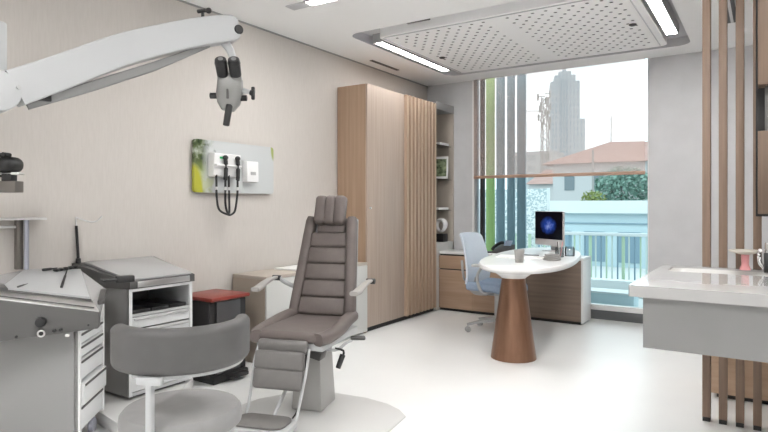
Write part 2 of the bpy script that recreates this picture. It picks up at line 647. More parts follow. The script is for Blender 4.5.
# ================================================================== ceiling things
t = thing('ceiling_panel', 'large white perforated ceiling panel set in a grey rounded recess by the window', 'ceiling panel', (-1.86, 5.255, H - 0.01))
PW, PD = 2.165, 1.73
GX, GY, SP, SQ = 37, 20, 0.0524, 0.078
b = B()
gx0 = -GX * SP / 2
gy0 = -GY * SQ / 2
NS = 8
for i in range(GX):
    for j in range(GY):
        x, y = gx0 + i * SP, gy0 + j * SQ
        if i in (17, 18, 19) or (i + j) % 2:
            b.faces.new([b.verts.new(p) for p in ((x, y, 0), (x + SP, y, 0), (x + SP, y + SQ, 0), (x, y + SQ, 0))])
            continue
        cx, cy = x + SP / 2, y + SQ / 2
        h, g = SP / 2, SQ / 2
        sq = [(h, 0), (h, g), (0, g), (-h, g), (-h, 0), (-h, -g), (0, -g), (h, -g)]
        o_ = [b.verts.new((cx + p, cy + q, 0)) for p, q in sq]
        hr = 0.0145
        c_ = [b.verts.new((cx + hr * math.cos(2 * PI * k / NS), cy + hr * math.sin(2 * PI * k / NS), 0)) for k in range(NS)]
        d_ = [b.verts.new((v.co.x, v.co.y, 0.02)) for v in c_]
        for k in range(NS):
            k2 = (k + 1) % NS
            b.faces.new((o_[k], o_[k2], c_[k2], c_[k]))
            b.faces.new((c_[k], c_[k2], d_[k2], d_[k])).material_index = 1
        b.faces.new(d_).material_index = 1
obj('perforated_board', b, [M['panel'], M['hole']], t)
# rim around the perforated field
b = B()
vo, eo = loop(b, rrect2(PW, PD, 0.07, 6), 0)
vi, ei = loop(b, [(gx0, gy0), (-gx0, gy0), (-gx0, -gy0), (gx0, -gy0)], 0)
bmesh.ops.triangle_fill(b, edges=eo + ei, use_beauty=True)
vt = [b.verts.new((v.co.x, v.co.y, 0.0895)) for v in vo]
for k in range(len(vo)):
    b.faces.new((vo[k], vo[(k + 1) % len(vo)], vt[(k + 1) % len(vo)], vt[k]))
obj('panel_rim', b, M['panel'], t)
b = B()
tube(b, [(-PW / 2 + 0.03, -PD / 2 + 0.06, -0.004), (-PW / 2 + 0.03, PD / 2 - 0.06, -0.004)], 0.004, 6)
tube(b, [(PW / 2 - 0.06, -PD / 2 + 0.06, -0.004), (PW / 2 - 0.06, PD / 2 - 0.06, -0.004)], 0.006, 6)
tube(b, [(-PW / 2 + 0.06, -PD / 2 + 0.035, -0.004), (PW / 2 - 0.06, -PD / 2 + 0.035, -0.004)], 0.005, 6)
obj('edge_bead', b, M['recess'], t)

for k, (x, y, lab) in enumerate(((-2.78, 5.35, 'small dark sprinkler disc in the left half of the perforated ceiling panel'),
                                 (-0.935, 5.245, 'small dark sprinkler disc near the right edge of the perforated ceiling panel'))):
    b = B()
    lathe(b, [(0.03, 0), (0.032, -0.006), (0.02, -0.014), (0.008, -0.016)], (0, 0, 0), 16)
    o = obj('sprinkler', b, M['darkgrey'])
    o.location = (x, y, H - 0.0102)
    tag(o, lab, 'sprinkler', 'ceiling sprinklers')

for (x0, x1, y0, y1, lab) in ((-2.58, -2.36, 4.24, 4.33, 'black slot vent in the near side of the ceiling recess'),
                              (-2.22, -1.99, 6.15, 6.21, 'black slot vent in the window side of the ceiling recess, left one'),
                              (-1.23, -1.00, 6.15, 6.21, 'black slot vent in the window side of the ceiling recess, right one')):
    o = obj('slot_vent', bx(-(x1 - x0) / 2, (x1 - x0) / 2, -(y1 - y0) / 2, (y1 - y0) / 2, -0.05, 0, 0.004), M['black'])
    o.location = ((x0 + x1) / 2, (y0 + y1) / 2, HR - 0.0005)
    tag(o, lab, 'vent', 'vents in the ceiling recess')


def linear_lamp(x0, x1, y0, y1, z, lab, zt=None, m='lamp'):
    zt = zt or HR - 0.0005
    t = thing('linear_ceiling_light', lab, 'ceiling light', ((x0 + x1) / 2, (y0 + y1) / 2, z), 0, 'linear ceiling lights')
    w_, d_ = (x1 - x0) / 2, (y1 - y0) / 2
    b = B()
    fr = 0.012
    for (a0, a1, c0, c1) in ((-w_, w_, -d_, -d_ + fr), (-w_, w_, d_ - fr, d_), (-w_, -w_ + fr, -d_ + fr, d_ - fr), (w_ - fr, w_, -d_ + fr, d_ - fr)):
        bx(a0, a1, c0, c1, -0.006, zt - z, bm=b)
    obj('lamp_frame', b, M['greymetal'], t)
    obj('lamp_diffuser', bx(-w_ + fr, w_ - fr, -d_ + fr, d_ - fr, 0.0, 0.012), M[m], t)
    return t


linear_lamp(-3.095, -2.985, 4.55, 5.96, H, 'bright linear light along the left side of the perforated ceiling panel', None, 'lampsoft')
linear_lamp(-0.755, -0.645, 4.33, 5.77, H, 'bright linear light along the right side of the perforated ceiling panel')
linear_lamp(-2.90, -1.30, 3.33, 3.44, H - 0.004, 'bright linear light nearest the camera at the top edge of the photo', H)
struct('trim_2', bx(-3.08, -2.901, 3.335, 3.435, H - 0.01, H, 0.003), M['recess'])
for (x0, x1, y0, y1, lab) in ((-2.4, -0.6, -0.6, -0.4, 'added unseen linear fill light on the ceiling behind the camera'), (-0.4, 1.1, 2.3, 2.5, 'added unseen linear fill light on the ceiling above the counter')):
    linear_lamp(x0, x1, y0, y1, H - 0.004, lab, H)  # both lamps are added out of view to brighten the room

o = obj('air_diffuser', bx(-0.02, 0.02, -0.27, 0.27, -0.006, 0, 0.002), M['darkgrey'])
o.location = (-3.48, 5.35, H - 0.0002)
tag(o, 'narrow dark slot air vent in the ceiling above the wardrobe', 'vent')
t = thing('slot_diffuser', 'twin black slot air diffuser in the ceiling behind the wooden slats', 'vent', (-0.235, 5.12, H - 0.0002))
obj('diffuser_frame', bx(-0.045, 0.045, -0.56, 0.56, -0.004, 0), M['white'], t)
for x in (-0.025, 0.025):
    obj('slot', bx(x - 0.014, x + 0.014, -0.54, 0.54, -0.008, -0.0041), M['black'], t)

# ================================================================== wardrobe
WF = -3.265
t = thing('wardrobe', 'tall oak wardrobe with a plain door and fluted doors against the left wall', 'wardrobe', (WF, 4.70, 0))
DW = XL - WF + 0.013
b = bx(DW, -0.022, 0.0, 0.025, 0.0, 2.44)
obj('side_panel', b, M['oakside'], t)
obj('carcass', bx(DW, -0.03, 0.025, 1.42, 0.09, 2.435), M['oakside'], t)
obj('plinth', bx(DW, -0.03, 0.026, 1.42, 0.0, 0.075), M['blackmatt'], t)
d1 = obj('door', bx(-0.022, 0, 0.002, 0.70, 0.05, 2.44, 0.002), M['oak'], t)
b = B()
cyl(b, (0, 0.045, 1.22), (0.018, 0.045, 1.22), 0.011, 0.011, 14, 0.003)
obj('door_knob', b, M['steel'], d1)
nr = 9
w0, w1 = 0.704, 1.415
st = (w1 - w0) / nr
for half in range(2):
    b = B()
    ks = range(0, 5) if half == 0 else range(5, nr)
    bx(-0.022, -0.010, w0 + ks[0] * st, w0 + (ks[-1] + 1) * st - 0.002, 0.05, 2.44, bm=b, mi=1)
    for k in ks:
        a0, a1 = w0 + k * st + 0.004, w0 + k * st + 0.045
        hexa(b, [(-0.012, a0, 0.05), (0.030, a0 + 0.003, 0.05), (0.030, a1 - 0.003, 0.05), (-0.012, a1, 0.05),
                 (-0.012, a0, 2.44), (0.030, a0 + 0.003, 2.44), (0.030, a1 - 0.003, 2.44), (-0.012, a1, 2.44)])
    obj('fluted_door', b, [M['flute'], M['walnutdark']], t)

# open shelf unit behind the wardrobe
SY0, SY1 = 6.122, 6.598
t = thing('shelf_unit', 'narrow open wooden shelf unit between the fluted wardrobe and the window wall', 'shelf', (WF, SY0, 0))
D = SY1 - SY0
obj('back_panel', bx(DW, DW + 0.02, 0, D, 0.69, 2.44), M['beige'], t)
obj('side_panel', bx(DW + 0.02, 0, D - 0.03, D, 0.69, 2.39), M['beigetop'], t)
obj('side_panel', bx(DW + 0.02, -0.01, 0.0, 0.02, 0.69, 2.39), M['beige'], t)
obj('top_board', bx(DW + 0.02, 0, 0, D, 2.39, 2.48), M['cabgrey'], t)
obj('base_board', bx(DW + 0.02, 0, 0, D, 0.0, 0.80), M['offwhite'], t)
for z in (1.965, 1.555, 1.18):
    obj('shelf_board', bx(DW + 0.02, -0.02, 0.02, D - 0.03, z, z + 0.012), M['clear'], t)

# things on the shelves
t = thing('book', 'white book lying on the top glass shelf', 'book', (WF - 0.10, SY0 + 0.27, 1.9775))
obj('cover', bx(-0.075, 0.075, -0.12, 0.12, 0, 0.032, 0.003), M['paper'], t)
obj('pages', bx(-0.068, 0.0755, -0.114, 0.114, 0.005, 0.027), M['whitem'], t)
M['photo'] = noisy('plant_photo', (0.03, 0.05, 0.02), (0.30, 0.36, 0.22), (12, 12, 12), 1.5, 0.3)
t = thing('picture_frame', 'white framed plant picture standing on the middle glass shelf', 'picture', (WF - 0.085, SY0 + 0.28, 1.5675), R(18))
tilt = Matrix.Rotation(R(-8), 3, 'X')
b = B()
for c, s in (((0, 0, 0.015), (0.18, 0.02, 0.03)), ((0, 0, 0.265), (0.18, 0.02, 0.03)), ((-0.08, 0, 0.14), (0.02, 0.02, 0.28)), ((0.08, 0, 0.14), (0.02, 0.02, 0.28))):
    box(b, tilt @ Vector(c), s, 0.002, 1, tilt)
b.transform(Matrix.Translation((0, 0, 0.002)))
obj('frame', b, M['white'], t)
b = box(B(), tilt @ Vector((0, 0.002, 0.14)), (0.145, 0.008, 0.23), 0, 1, tilt)
obj('picture', b, M['photo'], t)
t = thing('book', 'thin white book lying on the lowest glass shelf', 'book', (WF - 0.11, SY0 + 0.26, 1.1925))
obj('cover', bx(-0.08, 0.08, -0.13, 0.13, 0, 0.028, 0.003), M['paper'], t)
obj('pages', bx(-0.072, 0.0805, -0.124, 0.124, 0.005, 0.023), M['whitem'], t)
t = thing('sculpture', 'white ring-shaped sculpture on a black block in the bottom of the shelf unit', 'sculpture', (WF - 0.072, SY0 + 0.27, 0.8005))
obj('sculpture_base', bx(-0.06, 0.06, -0.06, 0.06, 0, 0.10, 0.004), M['black'], t)
b = B()
pts = []
N = 36
for k in range(N + 1):
    a = 2 * PI * k / N
    pts.append((0.055 * math.cos(a), 0.01 * math.sin(a * 2), 0.196 + 0.07 * math.sin(a)))
sc = [(1 + 0.30 * math.sin(2 * PI * k / N + 0.5)) for k in range(N + 1)]
sweep(b, pts, [(0.020 * math.cos(2 * PI * k / 12), 0.040 * math.sin(2 * PI * k / 12)) for k in range(12)], up=(0, 1, 0), scales=sc)
obj('ring', b, M['white'], t)

# ================================================================== low cabinet under the window
LY = 6.19
t = thing('low_cabinet', 'long low oak cabinet with drawers and white top below the window behind the desk', 'cabinet', (-3.262, LY, 0))
LL = 3.262 - 1.585
DD = 0.33
obj('carcass', bx(0, LL - 0.022, 0.03, DD, 0.035, 0.665), M['oakside'], t)
obj('plinth', bx(0, LL - 0.03, 0.03, DD, 0, 0.0345), M['blackmatt'], t)
obj('worktop', bx(0, LL, 0, DD, 0.672, 0.70, 0.003), M['white'], t)
obj('end_panel', bx(LL - 0.02, LL, 0.0, DD, 0.02, 0.671, 0.002), M['white'], t)
obj('shadow_gap', bx(0.01, LL - 0.023, 0.012, 0.0295, 0.035, 0.6715), M['blackmatt'], t)
for x0, x1 in ((0.003, 0.44), (0.443, 0.88)):
    obj('drawer', bx(x0, x1, -0.002, 0.0115, 0.50, 0.652, 0.001), M['oakh'], t)
    obj('cupboard_door', bx(x0, x1, -0.002, 0.0115, 0.035, 0.486, 0.001), M['oakh'], t)
obj('modesty_panel', bx(0.883, LL - 0.0205, -0.002, 0.0115, 0.035, 0.671, 0.001), M['panelshaded'], t)

# ================================================================== blind
t = thing('roller_blind', 'sheer pinkish roller blind half lowered over the window', 'blind', (WX0 + 0.015, 6.575, H - 0.001))
BL = L - 0.045
obj('fabric', bx(0.0, BL, -0.001, 0.001, -1.175, 0), M['blind'], t)
b = B()
bx(0, BL, -0.008, 0.008, -1.205, -1.17, 0.003, bm=b)
obj('bottom_bar', b, M['blindbar'], t)

# ================================================================== desk
def egg(a):
    cx, cy = math.cos(a), math.sin(a)
    p = 2 / 2.35
    x = 0.385 * math.copysign(abs(cx) ** p, cx)
    y = 1.15 * math.copysign(abs(cy) ** p, cy)
    x *= 1 - 0.04 * y
    q = R(9.5)
    return x * math.cos(q) - y * math.sin(q), x * math.sin(q) + y * math.cos(q)

DX, DY = -1.765, 5.22
t = thing('desk', 'white oval desk on a copper wood cone, joined to the low cabinet by the window', 'desk', (DX, DY, 0))
b = B()
lathe(b, [(0.88, 0.733), (0.95, 0.738), (0.985, 0.748), (1.0, 0.763), (0.998, 0.780), (0.988, 0.787)], seg=72, shape=egg)
obj('desk_top', b, M['white'], t)
CX, CY = -1.735 - DX, 4.60 - DY
b = B()
lathe(b, [(0.183, 0.0), (0.183, 0.01), (0.094, 0.655)], (CX, CY, 0), 48)
obj('cone_pedestal', b, M['copper'], t)
b = B()
lathe(b, [(0.10, 0.655), (0.104, 0.66), (0.205, 0.7335)], (CX, CY, 0), 48)
obj('pedestal_collar', b, M['white'], t, 'white conical collar')
obj('support_block', bx(-0.22, -0.08, 0.99, 1.07, 0.7005, 0.7335), M['white'], t)
o = obj('cable_box', bx(-0.07, 0.07, -0.14, 0.14, -0.115, 0, 0.004), M['blackmatt'], t, 'black box under the top')
o.location = (0.04, 0.40, 0.7335)

# computer
t = thing('computer_monitor', 'silver desktop computer with a black screen on the oval desk', 'monitor', (-1.835, 5.82, 0.7875), R(-33.5))
b = B()
box(b, (0, 0.02, 0.228), (0.43, 0.022, 0.345), 0.006, 2)
obj('case', b, M['silver'], t)
o = obj('screen', bx(-0.208, 0.208, -0.002, 0.002, -0.138, 0.138), M['screen'], t)
o.location = (0, 0.008, 0.257)
b = B()
hexa(b, [(-0.08, -0.01, 0.0), (0.08, -0.01, 0), (0.08, 0.13, 0), (-0.08, 0.13, 0), (-0.08, -0.01, 0.006), (0.08, -0.01, 0.006), (0.08, 0.13, 0.006), (-0.08, 0.13, 0.006)])
hexa(b, [(-0.07, 0.10, 0.004), (0.07, 0.10, 0.004), (0.07, 0.11, 0.004), (-0.07, 0.11, 0.004), (-0.05, 0.03, 0.26), (0.05, 0.03, 0.26), (0.05, 0.04, 0.26), (-0.05, 0.04, 0.26)])
obj('stand', b, M['silver'], t)

# things on the desk
t = thing('cup', 'frosted grey beaker near the front of the oval desk', 'cup', (-1.66, 4.53, 0.7875))
b = B()
lathe(b, [(0.030, 0), (0.032, 0.003), (0.043, 0.105), (0.040, 0.105), (0.029, 0.006)], seg=24)
obj('cup_wall', b, M['smoke'], t)
t = thing('stacked_trays', 'stack of clear glass dishes on the right edge of the desk', 'dish', (-1.50, 4.87, 0.7875))
for k, (r_, z) in enumerate(((0.075, 0), (0.07, 0.018), (0.06, 0.036))):
    b = B()
    lathe(b, [(r_ * 0.8, z), (r_, z + 0.004), (r_, z + 0.015), (r_ * 0.92, z + 0.015), (r_ * 0.9, z + 0.006)], seg=24)
    obj('tray', b, M['smoke'], t)
t = thing('pen_holder', 'clear holder with pens beside the glass dishes on the desk', 'pen holder', (-1.535, 5.20, 0.7875))
b = B()
lathe(b, [(0.034, 0), (0.036, 0.003), (0.036, 0.085), (0.033, 0.085), (0.032, 0.005)], seg=20)
obj('holder', b, M['clear'], t)
for k, (dx, dy, m) in enumerate(((0.012, 0.006, 'pink'), (-0.012, 0.01, 'darkgrey'), (0.0, -0.012, 'white'))):
    b = cyl(B(), (dx * 0.6, dy * 0.6, 0.007), (dx * 2, dy * 2, 0.135), 0.004, 0.004, 8)
    obj('pen', b, M[m], t)
t = thing('glass_jar', 'clear empty glass jar behind the pen holder on the desk', 'jar', (-1.49, 5.36, 0.7875))
b = B()
lathe(b, [(0.042, 0), (0.044, 0.003), (0.044, 0.07), (0.036, 0.085), (0.033, 0.085), (0.04, 0.068), (0.04, 0.006)], seg=24)
obj('jar_wall', b, M['clear'], t)
for x, y, rz, lab in ((-1.93, 5.02, 12, 'sheet of white paper lying at the middle of the desk'), (-1.72, 4.95, -20, 'white paper pad lying beside the glass dishes')):
    o = obj('paper', bx(-0.105, 0.105, -0.148, 0.148, 0, 0.004), M['paper'])
    o.location = (x, y, 0.7872)
    o.rotation_euler = (0, 0, R(rz))
    tag(o, lab, 'paper')
o = obj('pen', cyl(B(), (-0.07, 0, 0), (0.07, 0.01, 0), 0.004, 0.004, 8), M['darkgrey'])
o.location = (-1.80, 5.22, 0.7916)
tag(o, 'dark pen lying on the desk top', 'pen')

# desk telephone on the low cabinet
t = thing('telephone', 'dark desk telephone with raised display behind the office chair', 'telephone', (-2.52, 6.33, 0.7005), R(-20))
b = B()
hexa(b, [(-0.09, -0.09, 0), (0.11, -0.09, 0), (0.11, 0.09, 0), (-0.09, 0.09, 0), (-0.09, -0.09, 0.02), (0.11, -0.09, 0.02), (0.11, 0.09, 0.10), (-0.09, 0.09, 0.10)], bev=0.004)
obj('phone_base', b, M['darkgrey'], t)
b = B()
tube(b, [(-0.06, -0.10, 0.045), (-0.06, -0.06, 0.075), (-0.06, 0.03, 0.11), (-0.06, 0.08, 0.115)], 0.018, 10, 4)
obj('handset', b, M['black'], t)
b = hexa(B(), [(0.0, 0.02, 0.085), (0.10, 0.02, 0.085), (0.10, 0.03, 0.085), (0.0, 0.03, 0.085), (0.0, 0.055, 0.145), (0.10, 0.055, 0.145), (0.10, 0.065, 0.145), (0.0, 0.065, 0.145)])
obj('display', b, M['bluemid'], t)
t = thing('notebook', 'black flat notebook lying left of the telephone', 'notebook', (-2.72, 6.32, 0.7005), R(15))
obj('cover', bx(-0.08, 0.08, -0.06, 0.06, 0, 0.014, 0.002), M['black'], t)

# ================================================================== office chair
t = thing('office_chair', 'pale blue office chair with grey arms and castors drawn up to the oval desk', 'chair', (-2.23, 5.46, 0), R(-6))
for k in range(5):
    a = R(72 * k + 10)
    ca, sa = math.cos(a), math.sin(a)
    b = B()
    sweep(b, [(ca * 0.03, sa * 0.03, 0.115), (ca * 0.15, sa * 0.15, 0.105), (ca * 0.30, sa * 0.30, 0.075)], rrect2(0.046, 0.032, 0.01, 2), scales=[1.1, 1.0, 0.7])
    lg = obj('base_leg', b, M['ochair'], t)
    b = B()
    px, py = ca * 0.295, sa * 0.295
    tx, ty = -sa, ca
    for s_ in (-1, 1):
        cyl(b, (px + tx * 0.006 * s_, py + ty * 0.006 * s_, 0.0285), (px + tx * 0.024 * s_, py + ty * 0.024 * s_, 0.0285), 0.028, 0.026, 14, 0.003)
    cyl(b, (px, py, 0.03), (px, py, 0.085), 0.007, 0.007, 8)
    obj('castor', b, M['ochair'], lg)
b = B()
cyl(b, (0, 0, 0.09), (0, 0, 0.14), 0.035, 0.032, 16)
cyl(b, (0, 0, 0.13), (0, 0, 0.37), 0.024, 0.024, 16)
obj('gas_column', b, M['greymetal'], t)
b = B()
box(b, (-0.02, 0, 0.385), (0.26, 0.18, 0.05), 0.012, 2)
sweep(b, smooth_pts([(-0.12, 0, 0.385), (-0.24, 0, 0.385), (-0.285, 0, 0.43), (-0.285, 0, 0.52)], 4), rrect2(0.09, 0.03, 0.01, 2), up=(0, 1, 0.01))
obj('mechanism', b, M['ochair'], t)
b = B()
box(b, (0.0, 0, 0.445), (0.46, 0.46, 0.07), 0.03, 3, sub=2, fn=lambda v: (v.x, v.y, v.z - 0.03 * max(0, v.x - 0.12) / 0.11 + 0.4 * v.y * v.y * (v.z > 0)))
obj('seat', b, M['bluemid'], t)
# backrest: curved sheet
b = B()
rows, cols = 12, 8
gr = []
for side in (0, 1):
    g2 = []
    for i in range(rows + 1):
        v_ = i / rows
        z = 0.47 + 0.50 * v_
        wd = 0.225 - 0.035 * v_ ** 2
        xr = -0.255 - 0.03 * math.sin(v_ * PI) * -1 - 0.10 * max(0, v_ - 0.15)
        row = []
        for j in range(cols + 1):
            u_ = -1 + 2 * j / cols
            row.append(b.verts.new((xr + 0.045 * u_ * u_ - 0.022 * side, wd * u_, z - 0.02 * u_ ** 4 * (v_ > 0.95))))
        g2.append(row)
    gr.append(g2)
for side in (0, 1):
    for i in range(rows):
        for j in range(cols):
            b.faces.new((gr[side][i][j], gr[side][i][j + 1], gr[side][i + 1][j + 1], gr[side][i + 1][j]))
for i in range(rows):
    for j in (0, cols):
        b.faces.new((gr[0][i][j], gr[1][i][j], gr[1][i + 1][j], gr[0][i + 1][j]))
for j in range(cols):
    for i in (0, rows):
        b.faces.new((gr[0][i][j], gr[0][i][j + 1], gr[1][i][j + 1], gr[1][i][j]))
obj('backrest', b, M['bluefab'], t)
b = B()
for s_ in (-1, 1):
    tube(b, [(-0.285, 0.03 * s_, 0.45), (-0.29, 0.13 * s_, 0.50), (-0.275, 0.19 * s_, 0.58), (-0.285, 0.195 * s_, 0.70)], 0.013, 8, 4)
obj('back_frame', b, M['ochair'], t)
for s_ in (-1, 1):
    b = B()
    tube(b, [(0.02, 0.12 * s_, 0.395), (0.0, 0.24 * s_, 0.40), (-0.04, 0.265 * s_, 0.44), (-0.07, 0.265 * s_, 0.56), (-0.02, 0.265 * s_, 0.655)], 0.015, 8, 4, up=(0, 1, 0.01))
    ar = obj('arm_post', b, M['ochair'], t)
    b = box(B(), (0.0, 0.262 * s_, 0.667), (0.24, 0.075, 0.028), 0.012, 3)
    obj('arm_pad', b, M['ochair'], ar)

# ================================================================== low cabinet along left wall
t = thing('low_sideboard', 'low beige sideboard with off-white front standing behind the examination chair', 'cabinet', (-3.255, 3.31, 0))
DB = XL + 3.255 + 0.013
obj('side_panel', bx(DB, -0.018, 0, 0.02, 0, 0.665), M['beige'], t)
obj('carcass', bx(DB, -0.02, 0.02, 1.365, 0.05, 0.66), M['beige'], t)
obj('top_board', bx(DB, 0, 0, 1.38, 0.665, 0.69, 0.002), M['beigetop'], t)
obj('side_panel', bx(DB, -0.018, 1.366, 1.38, 0, 0.665), M['beige'], t)
for k in range(2):
    obj('front_door', bx(-0.018, 0, 0.003 + k * 0.69, 0.689 + k * 0.69, 0.02, 0.662, 0.002), M['offwhite'], t)
o = obj('paper_folder', bx(-0.16, 0.16, -0.24, 0.24, 0, 0.014, 0.002), M['paper'])
o.location = (-3.43, 3.98, 0.6905)
o.rotation_euler = (0, 0, R(4))
tag(o, 'white folder lying on the beige sideboard', 'folder')

# ================================================================== waste bin
t = thing('waste_bin', 'black pedal waste bin with a dark red lid beside the white drawer cabinet', 'bin', (-3.38, 2.90, 0))
b = bx(-0.17, 0.155, -0.17, 0.17, 0.035, 0.575, 0.012)
obj('bin_body', b, M['blackmatt'], t)
obj('front_panel', bx(0.156, 0.172, -0.12, 0.10, 0.06, 0.57, 0.004), M['charcoalmetal'], t, 'grey metal front panel')
obj('bin_base', bx(-0.165, 0.19, -0.165, 0.165, 0, 0.06, 0.015), M['black'], t)
obj('bin_lid', bx(-0.18, 0.19, -0.18, 0.18, 0.577, 0.605, 0.01), M['red'], t, 'dark red lid')
b = B()
box(b, (0.215, 0.03, 0.04), (0.07, 0.16, 0.028), 0.008, 2)
obj('pedal', b, M['black'], t)

# ================================================================== wall board with diagnostic station
t = thing('wall_board', 'white rectangular board with a plant print hung on the beige wall', 'board', (-3.615, 2.905, 1.346))
b = B()
prof = rrect2(0.845, 0.405, 0.025, 4)
prism(b, prof, -0.014, 0.014)
b.transform(Matrix.Translation((0, 0.4225, 0.2025)) @ Matrix(((0, 0, 1, 0), (1, 0, 0, 0), (0, 1, 0, 0), (0, 0, 0, 1))))
obj('printed_panel', b, M['print'], t)
b = B()
for y in (0.15, 0.73):
    bx(-0.029, -0.0145, y - 0.04, y + 0.04, 0.06, 0.34, bm=b)
obj('wall_spacer', b, M['whitem'], t)

t = thing('diagnostic_station', 'white wall diagnostic unit with two black handles and cords on the plant board', 'medical device', (-3.6005, 3.17, 1.466))
b = B()
hexa(b, [(0, -0.14, 0.0), (0.055, -0.13, 0.01), (0.055, 0.13, 0.01), (0, 0.14, 0.0), (0, -0.14, 0.19), (0.075, -0.135, 0.185), (0.075, 0.135, 0.185), (0, 0.14, 0.19)], bev=0.01)
obj('unit_body', b, M['white'], t)
obj('unit_ledge', bx(0.05, 0.092, -0.13, 0.13, 0.085, 0.10, 0.004), M['white'], t)
obj('indicator', bx(0.0735, 0.0775, -0.085, -0.05, 0.142, 0.158), M['green'], t, 'small green indicator')
for y, y2 in ((-0.042, 0.02), (0.083, 0.02)):
    b = B()
    tube(b, [(0.088, y, 0.15), (0.095, y, 0.10), (0.092, y, 0.0), (0.088, y, -0.02)], 0.016, 10, 3)
    ball(b, (0.090, y, 0.152), (0.022, 0.022, 0.02), 12, 8)
    hnd = obj('handle', b, M['black'], t)
    b = B()
    yy = y - 0.055
    xa = 0.088
    tube(b, [(xa, y, -0.02), (xa, y, -0.10), (xa - 0.005, y * 0.9, -0.20), (xa - 0.012, (y + 0.02) * 0.6, -0.27), (xa - 0.02, 0.018, -0.295), (xa - 0.03, (yy + 0.01) * 0.8 - 0.005, -0.255), (xa - 0.035, yy, -0.16), (xa - 0.038, yy, -0.07), (xa - 0.04, yy, 0.02)], 0.0085, 8, 5, up=(1, 0.01, 0))
    obj('cord', b, M['black'], hnd)
    b = B()
    for yq in (y, yy):
        cyl(b, (xa if yq == y else xa - 0.038, yq, -0.075), (xa if yq == y else xa - 0.038, yq, -0.10), 0.0095, 0.0095, 10)
    obj('cord_sleeve', b, M['steel'], hnd)

t = thing('tip_dispenser', 'small white dispenser box right of the black handles on the plant board', 'dispenser', (-3.6005, 3.455, 1.435))
b = hexa(B(), [(0, -0.075, 0), (0.055, -0.065, 0.005), (0.055, 0.065, 0.005), (0, 0.075, 0), (0, -0.075, 0.18), (0.05, -0.065, 0.175), (0.05, 0.065, 0.175), (0, 0.075, 0.18)], bev=0.008)
obj('dispenser_body', b, M['white'], t)
b = bx(0.052, 0.056, -0.025, 0.03, 0.062, 0.088)
obj('dispenser_label', b, M['greymetal'], t)

# ================================================================== examination chair
CH = thing('examination_chair', 'reclining taupe examination chair with headrest, leg rest and footplate', 'examination chair', (-2.355, 2.815, 0), R(17.3))
b = B()
hexa(b, [(-0.10, -0.13, 0.0115), (0.10, -0.13, 0.0115), (0.10, 0.11, 0.0115), (-0.10, 0.11, 0.0115), (-0.078, -0.105, 0.43), (0.078, -0.105, 0.43), (0.078, 0.095, 0.43), (-0.078, 0.095, 0.43)], bev=0.012)
obj('pedestal', b, M['chairmetal'], CH)
b = B()
box(b, (0, -0.10, 0.457), (0.46, 0.54, 0.045), 0.012, 2, fn=lambda v: (v.x * (1 - 0.10 * (v.y < -0.2)), v.y, v.z))
obj('seat_frame', b, M['equip'], CH)
b = box(B(), (0, -0.115, 0.512), (0.39, 0.56, 0.062), 0.025, 3, sub=1)
obj('seat', b, M['taupe'], CH)
for s_ in (-1, 1):
    b = B()
    sweep(b, smooth_pts([(0.20 * s_, 0.14, 0.545), (0.21 * s_, 0.0, 0.54), (0.222 * s_, -0.16, 0.522), (0.215 * s_, -0.32, 0.512), (0.185 * s_, -0.40, 0.508)], 4), rrect2(0.08, 0.07, 0.03, 4))
    obj('seat_bolster', b, M['taupe'], CH)

# backrest, built in its own frame: x across, z up along the back, -y front
BM = Matrix.Translation((0, 0.13, 0.54)) @ Matrix.Rotation(R(-17), 4, 'X')
def hw(z):
    return 0.225 - 0.05 * z / 0.66
b = B()
hexa(b, [(-0.225, 0.03, -0.02), (0.225, 0.03, -0.02), (0.20, 0.065, -0.02), (-0.20, 0.065, -0.02), (-0.175, 0.03, 0.655), (0.175, 0.03, 0.655), (0.15, 0.06, 0.655), (-0.15, 0.06, 0.655)], bev=0.008)
b.transform(BM)
obj('back_shell', b, M['equip'], CH, 'white back shell')
for s_ in (-1, 1):
    b = B()
    sweep(b, [((hw(z) - 0.033) * s_, -0.012, z) for z in (-0.01, 0.02, 0.2, 0.4, 0.62, 0.65)], rrect2(0.066, 0.085, 0.025, 4), up=(0, 1, 0), scales=[0.8, 1, 1, 1, 1, 0.8])
    b.transform(BM)
    obj('side_bolster', b, M['taupe'], CH)
zs = [0.0, 0.115, 0.225, 0.335, 0.445, 0.545]
for z0, z1 in zip(zs, zs[1:]):
    wd = 2 * (hw((z0 + z1) / 2) - 0.055)
    b = box(B(), (0, -0.002, (z0 + z1) / 2), (wd, 0.07, z1 - z0), 0.02, 3)
    b.transform(BM)
    obj('back_cushion', b, M['taupe'], CH)
b = box(B(), (0, 0.006, 0.60), (0.20, 0.055, 0.11), 0.015, 2)
b.transform(BM)
obj('upper_cushion', b, M['taupe'], CH)
# headrest with three upright channels
b = B()
for x in (-0.066, 0.0, 0.066):
    box(b, (x, -0.045, 0.69), (0.078, 0.085, 0.20), 0.026, 3, fn=lambda v: (v.x, v.y - 0.02 * (1 - (v.z / 0.1) ** 2), v.z))
b.transform(BM)
obj('headrest', b, M['taupe'], CH)
b = B()
for x in (-0.03, 0.03):
    cyl(b, (x, 0.03, 0.56), (x, 0.015, 0.76), 0.008, 0.008, 8)
b.transform(BM)
obj('headrest_bracket', b, M['steel'], CH)
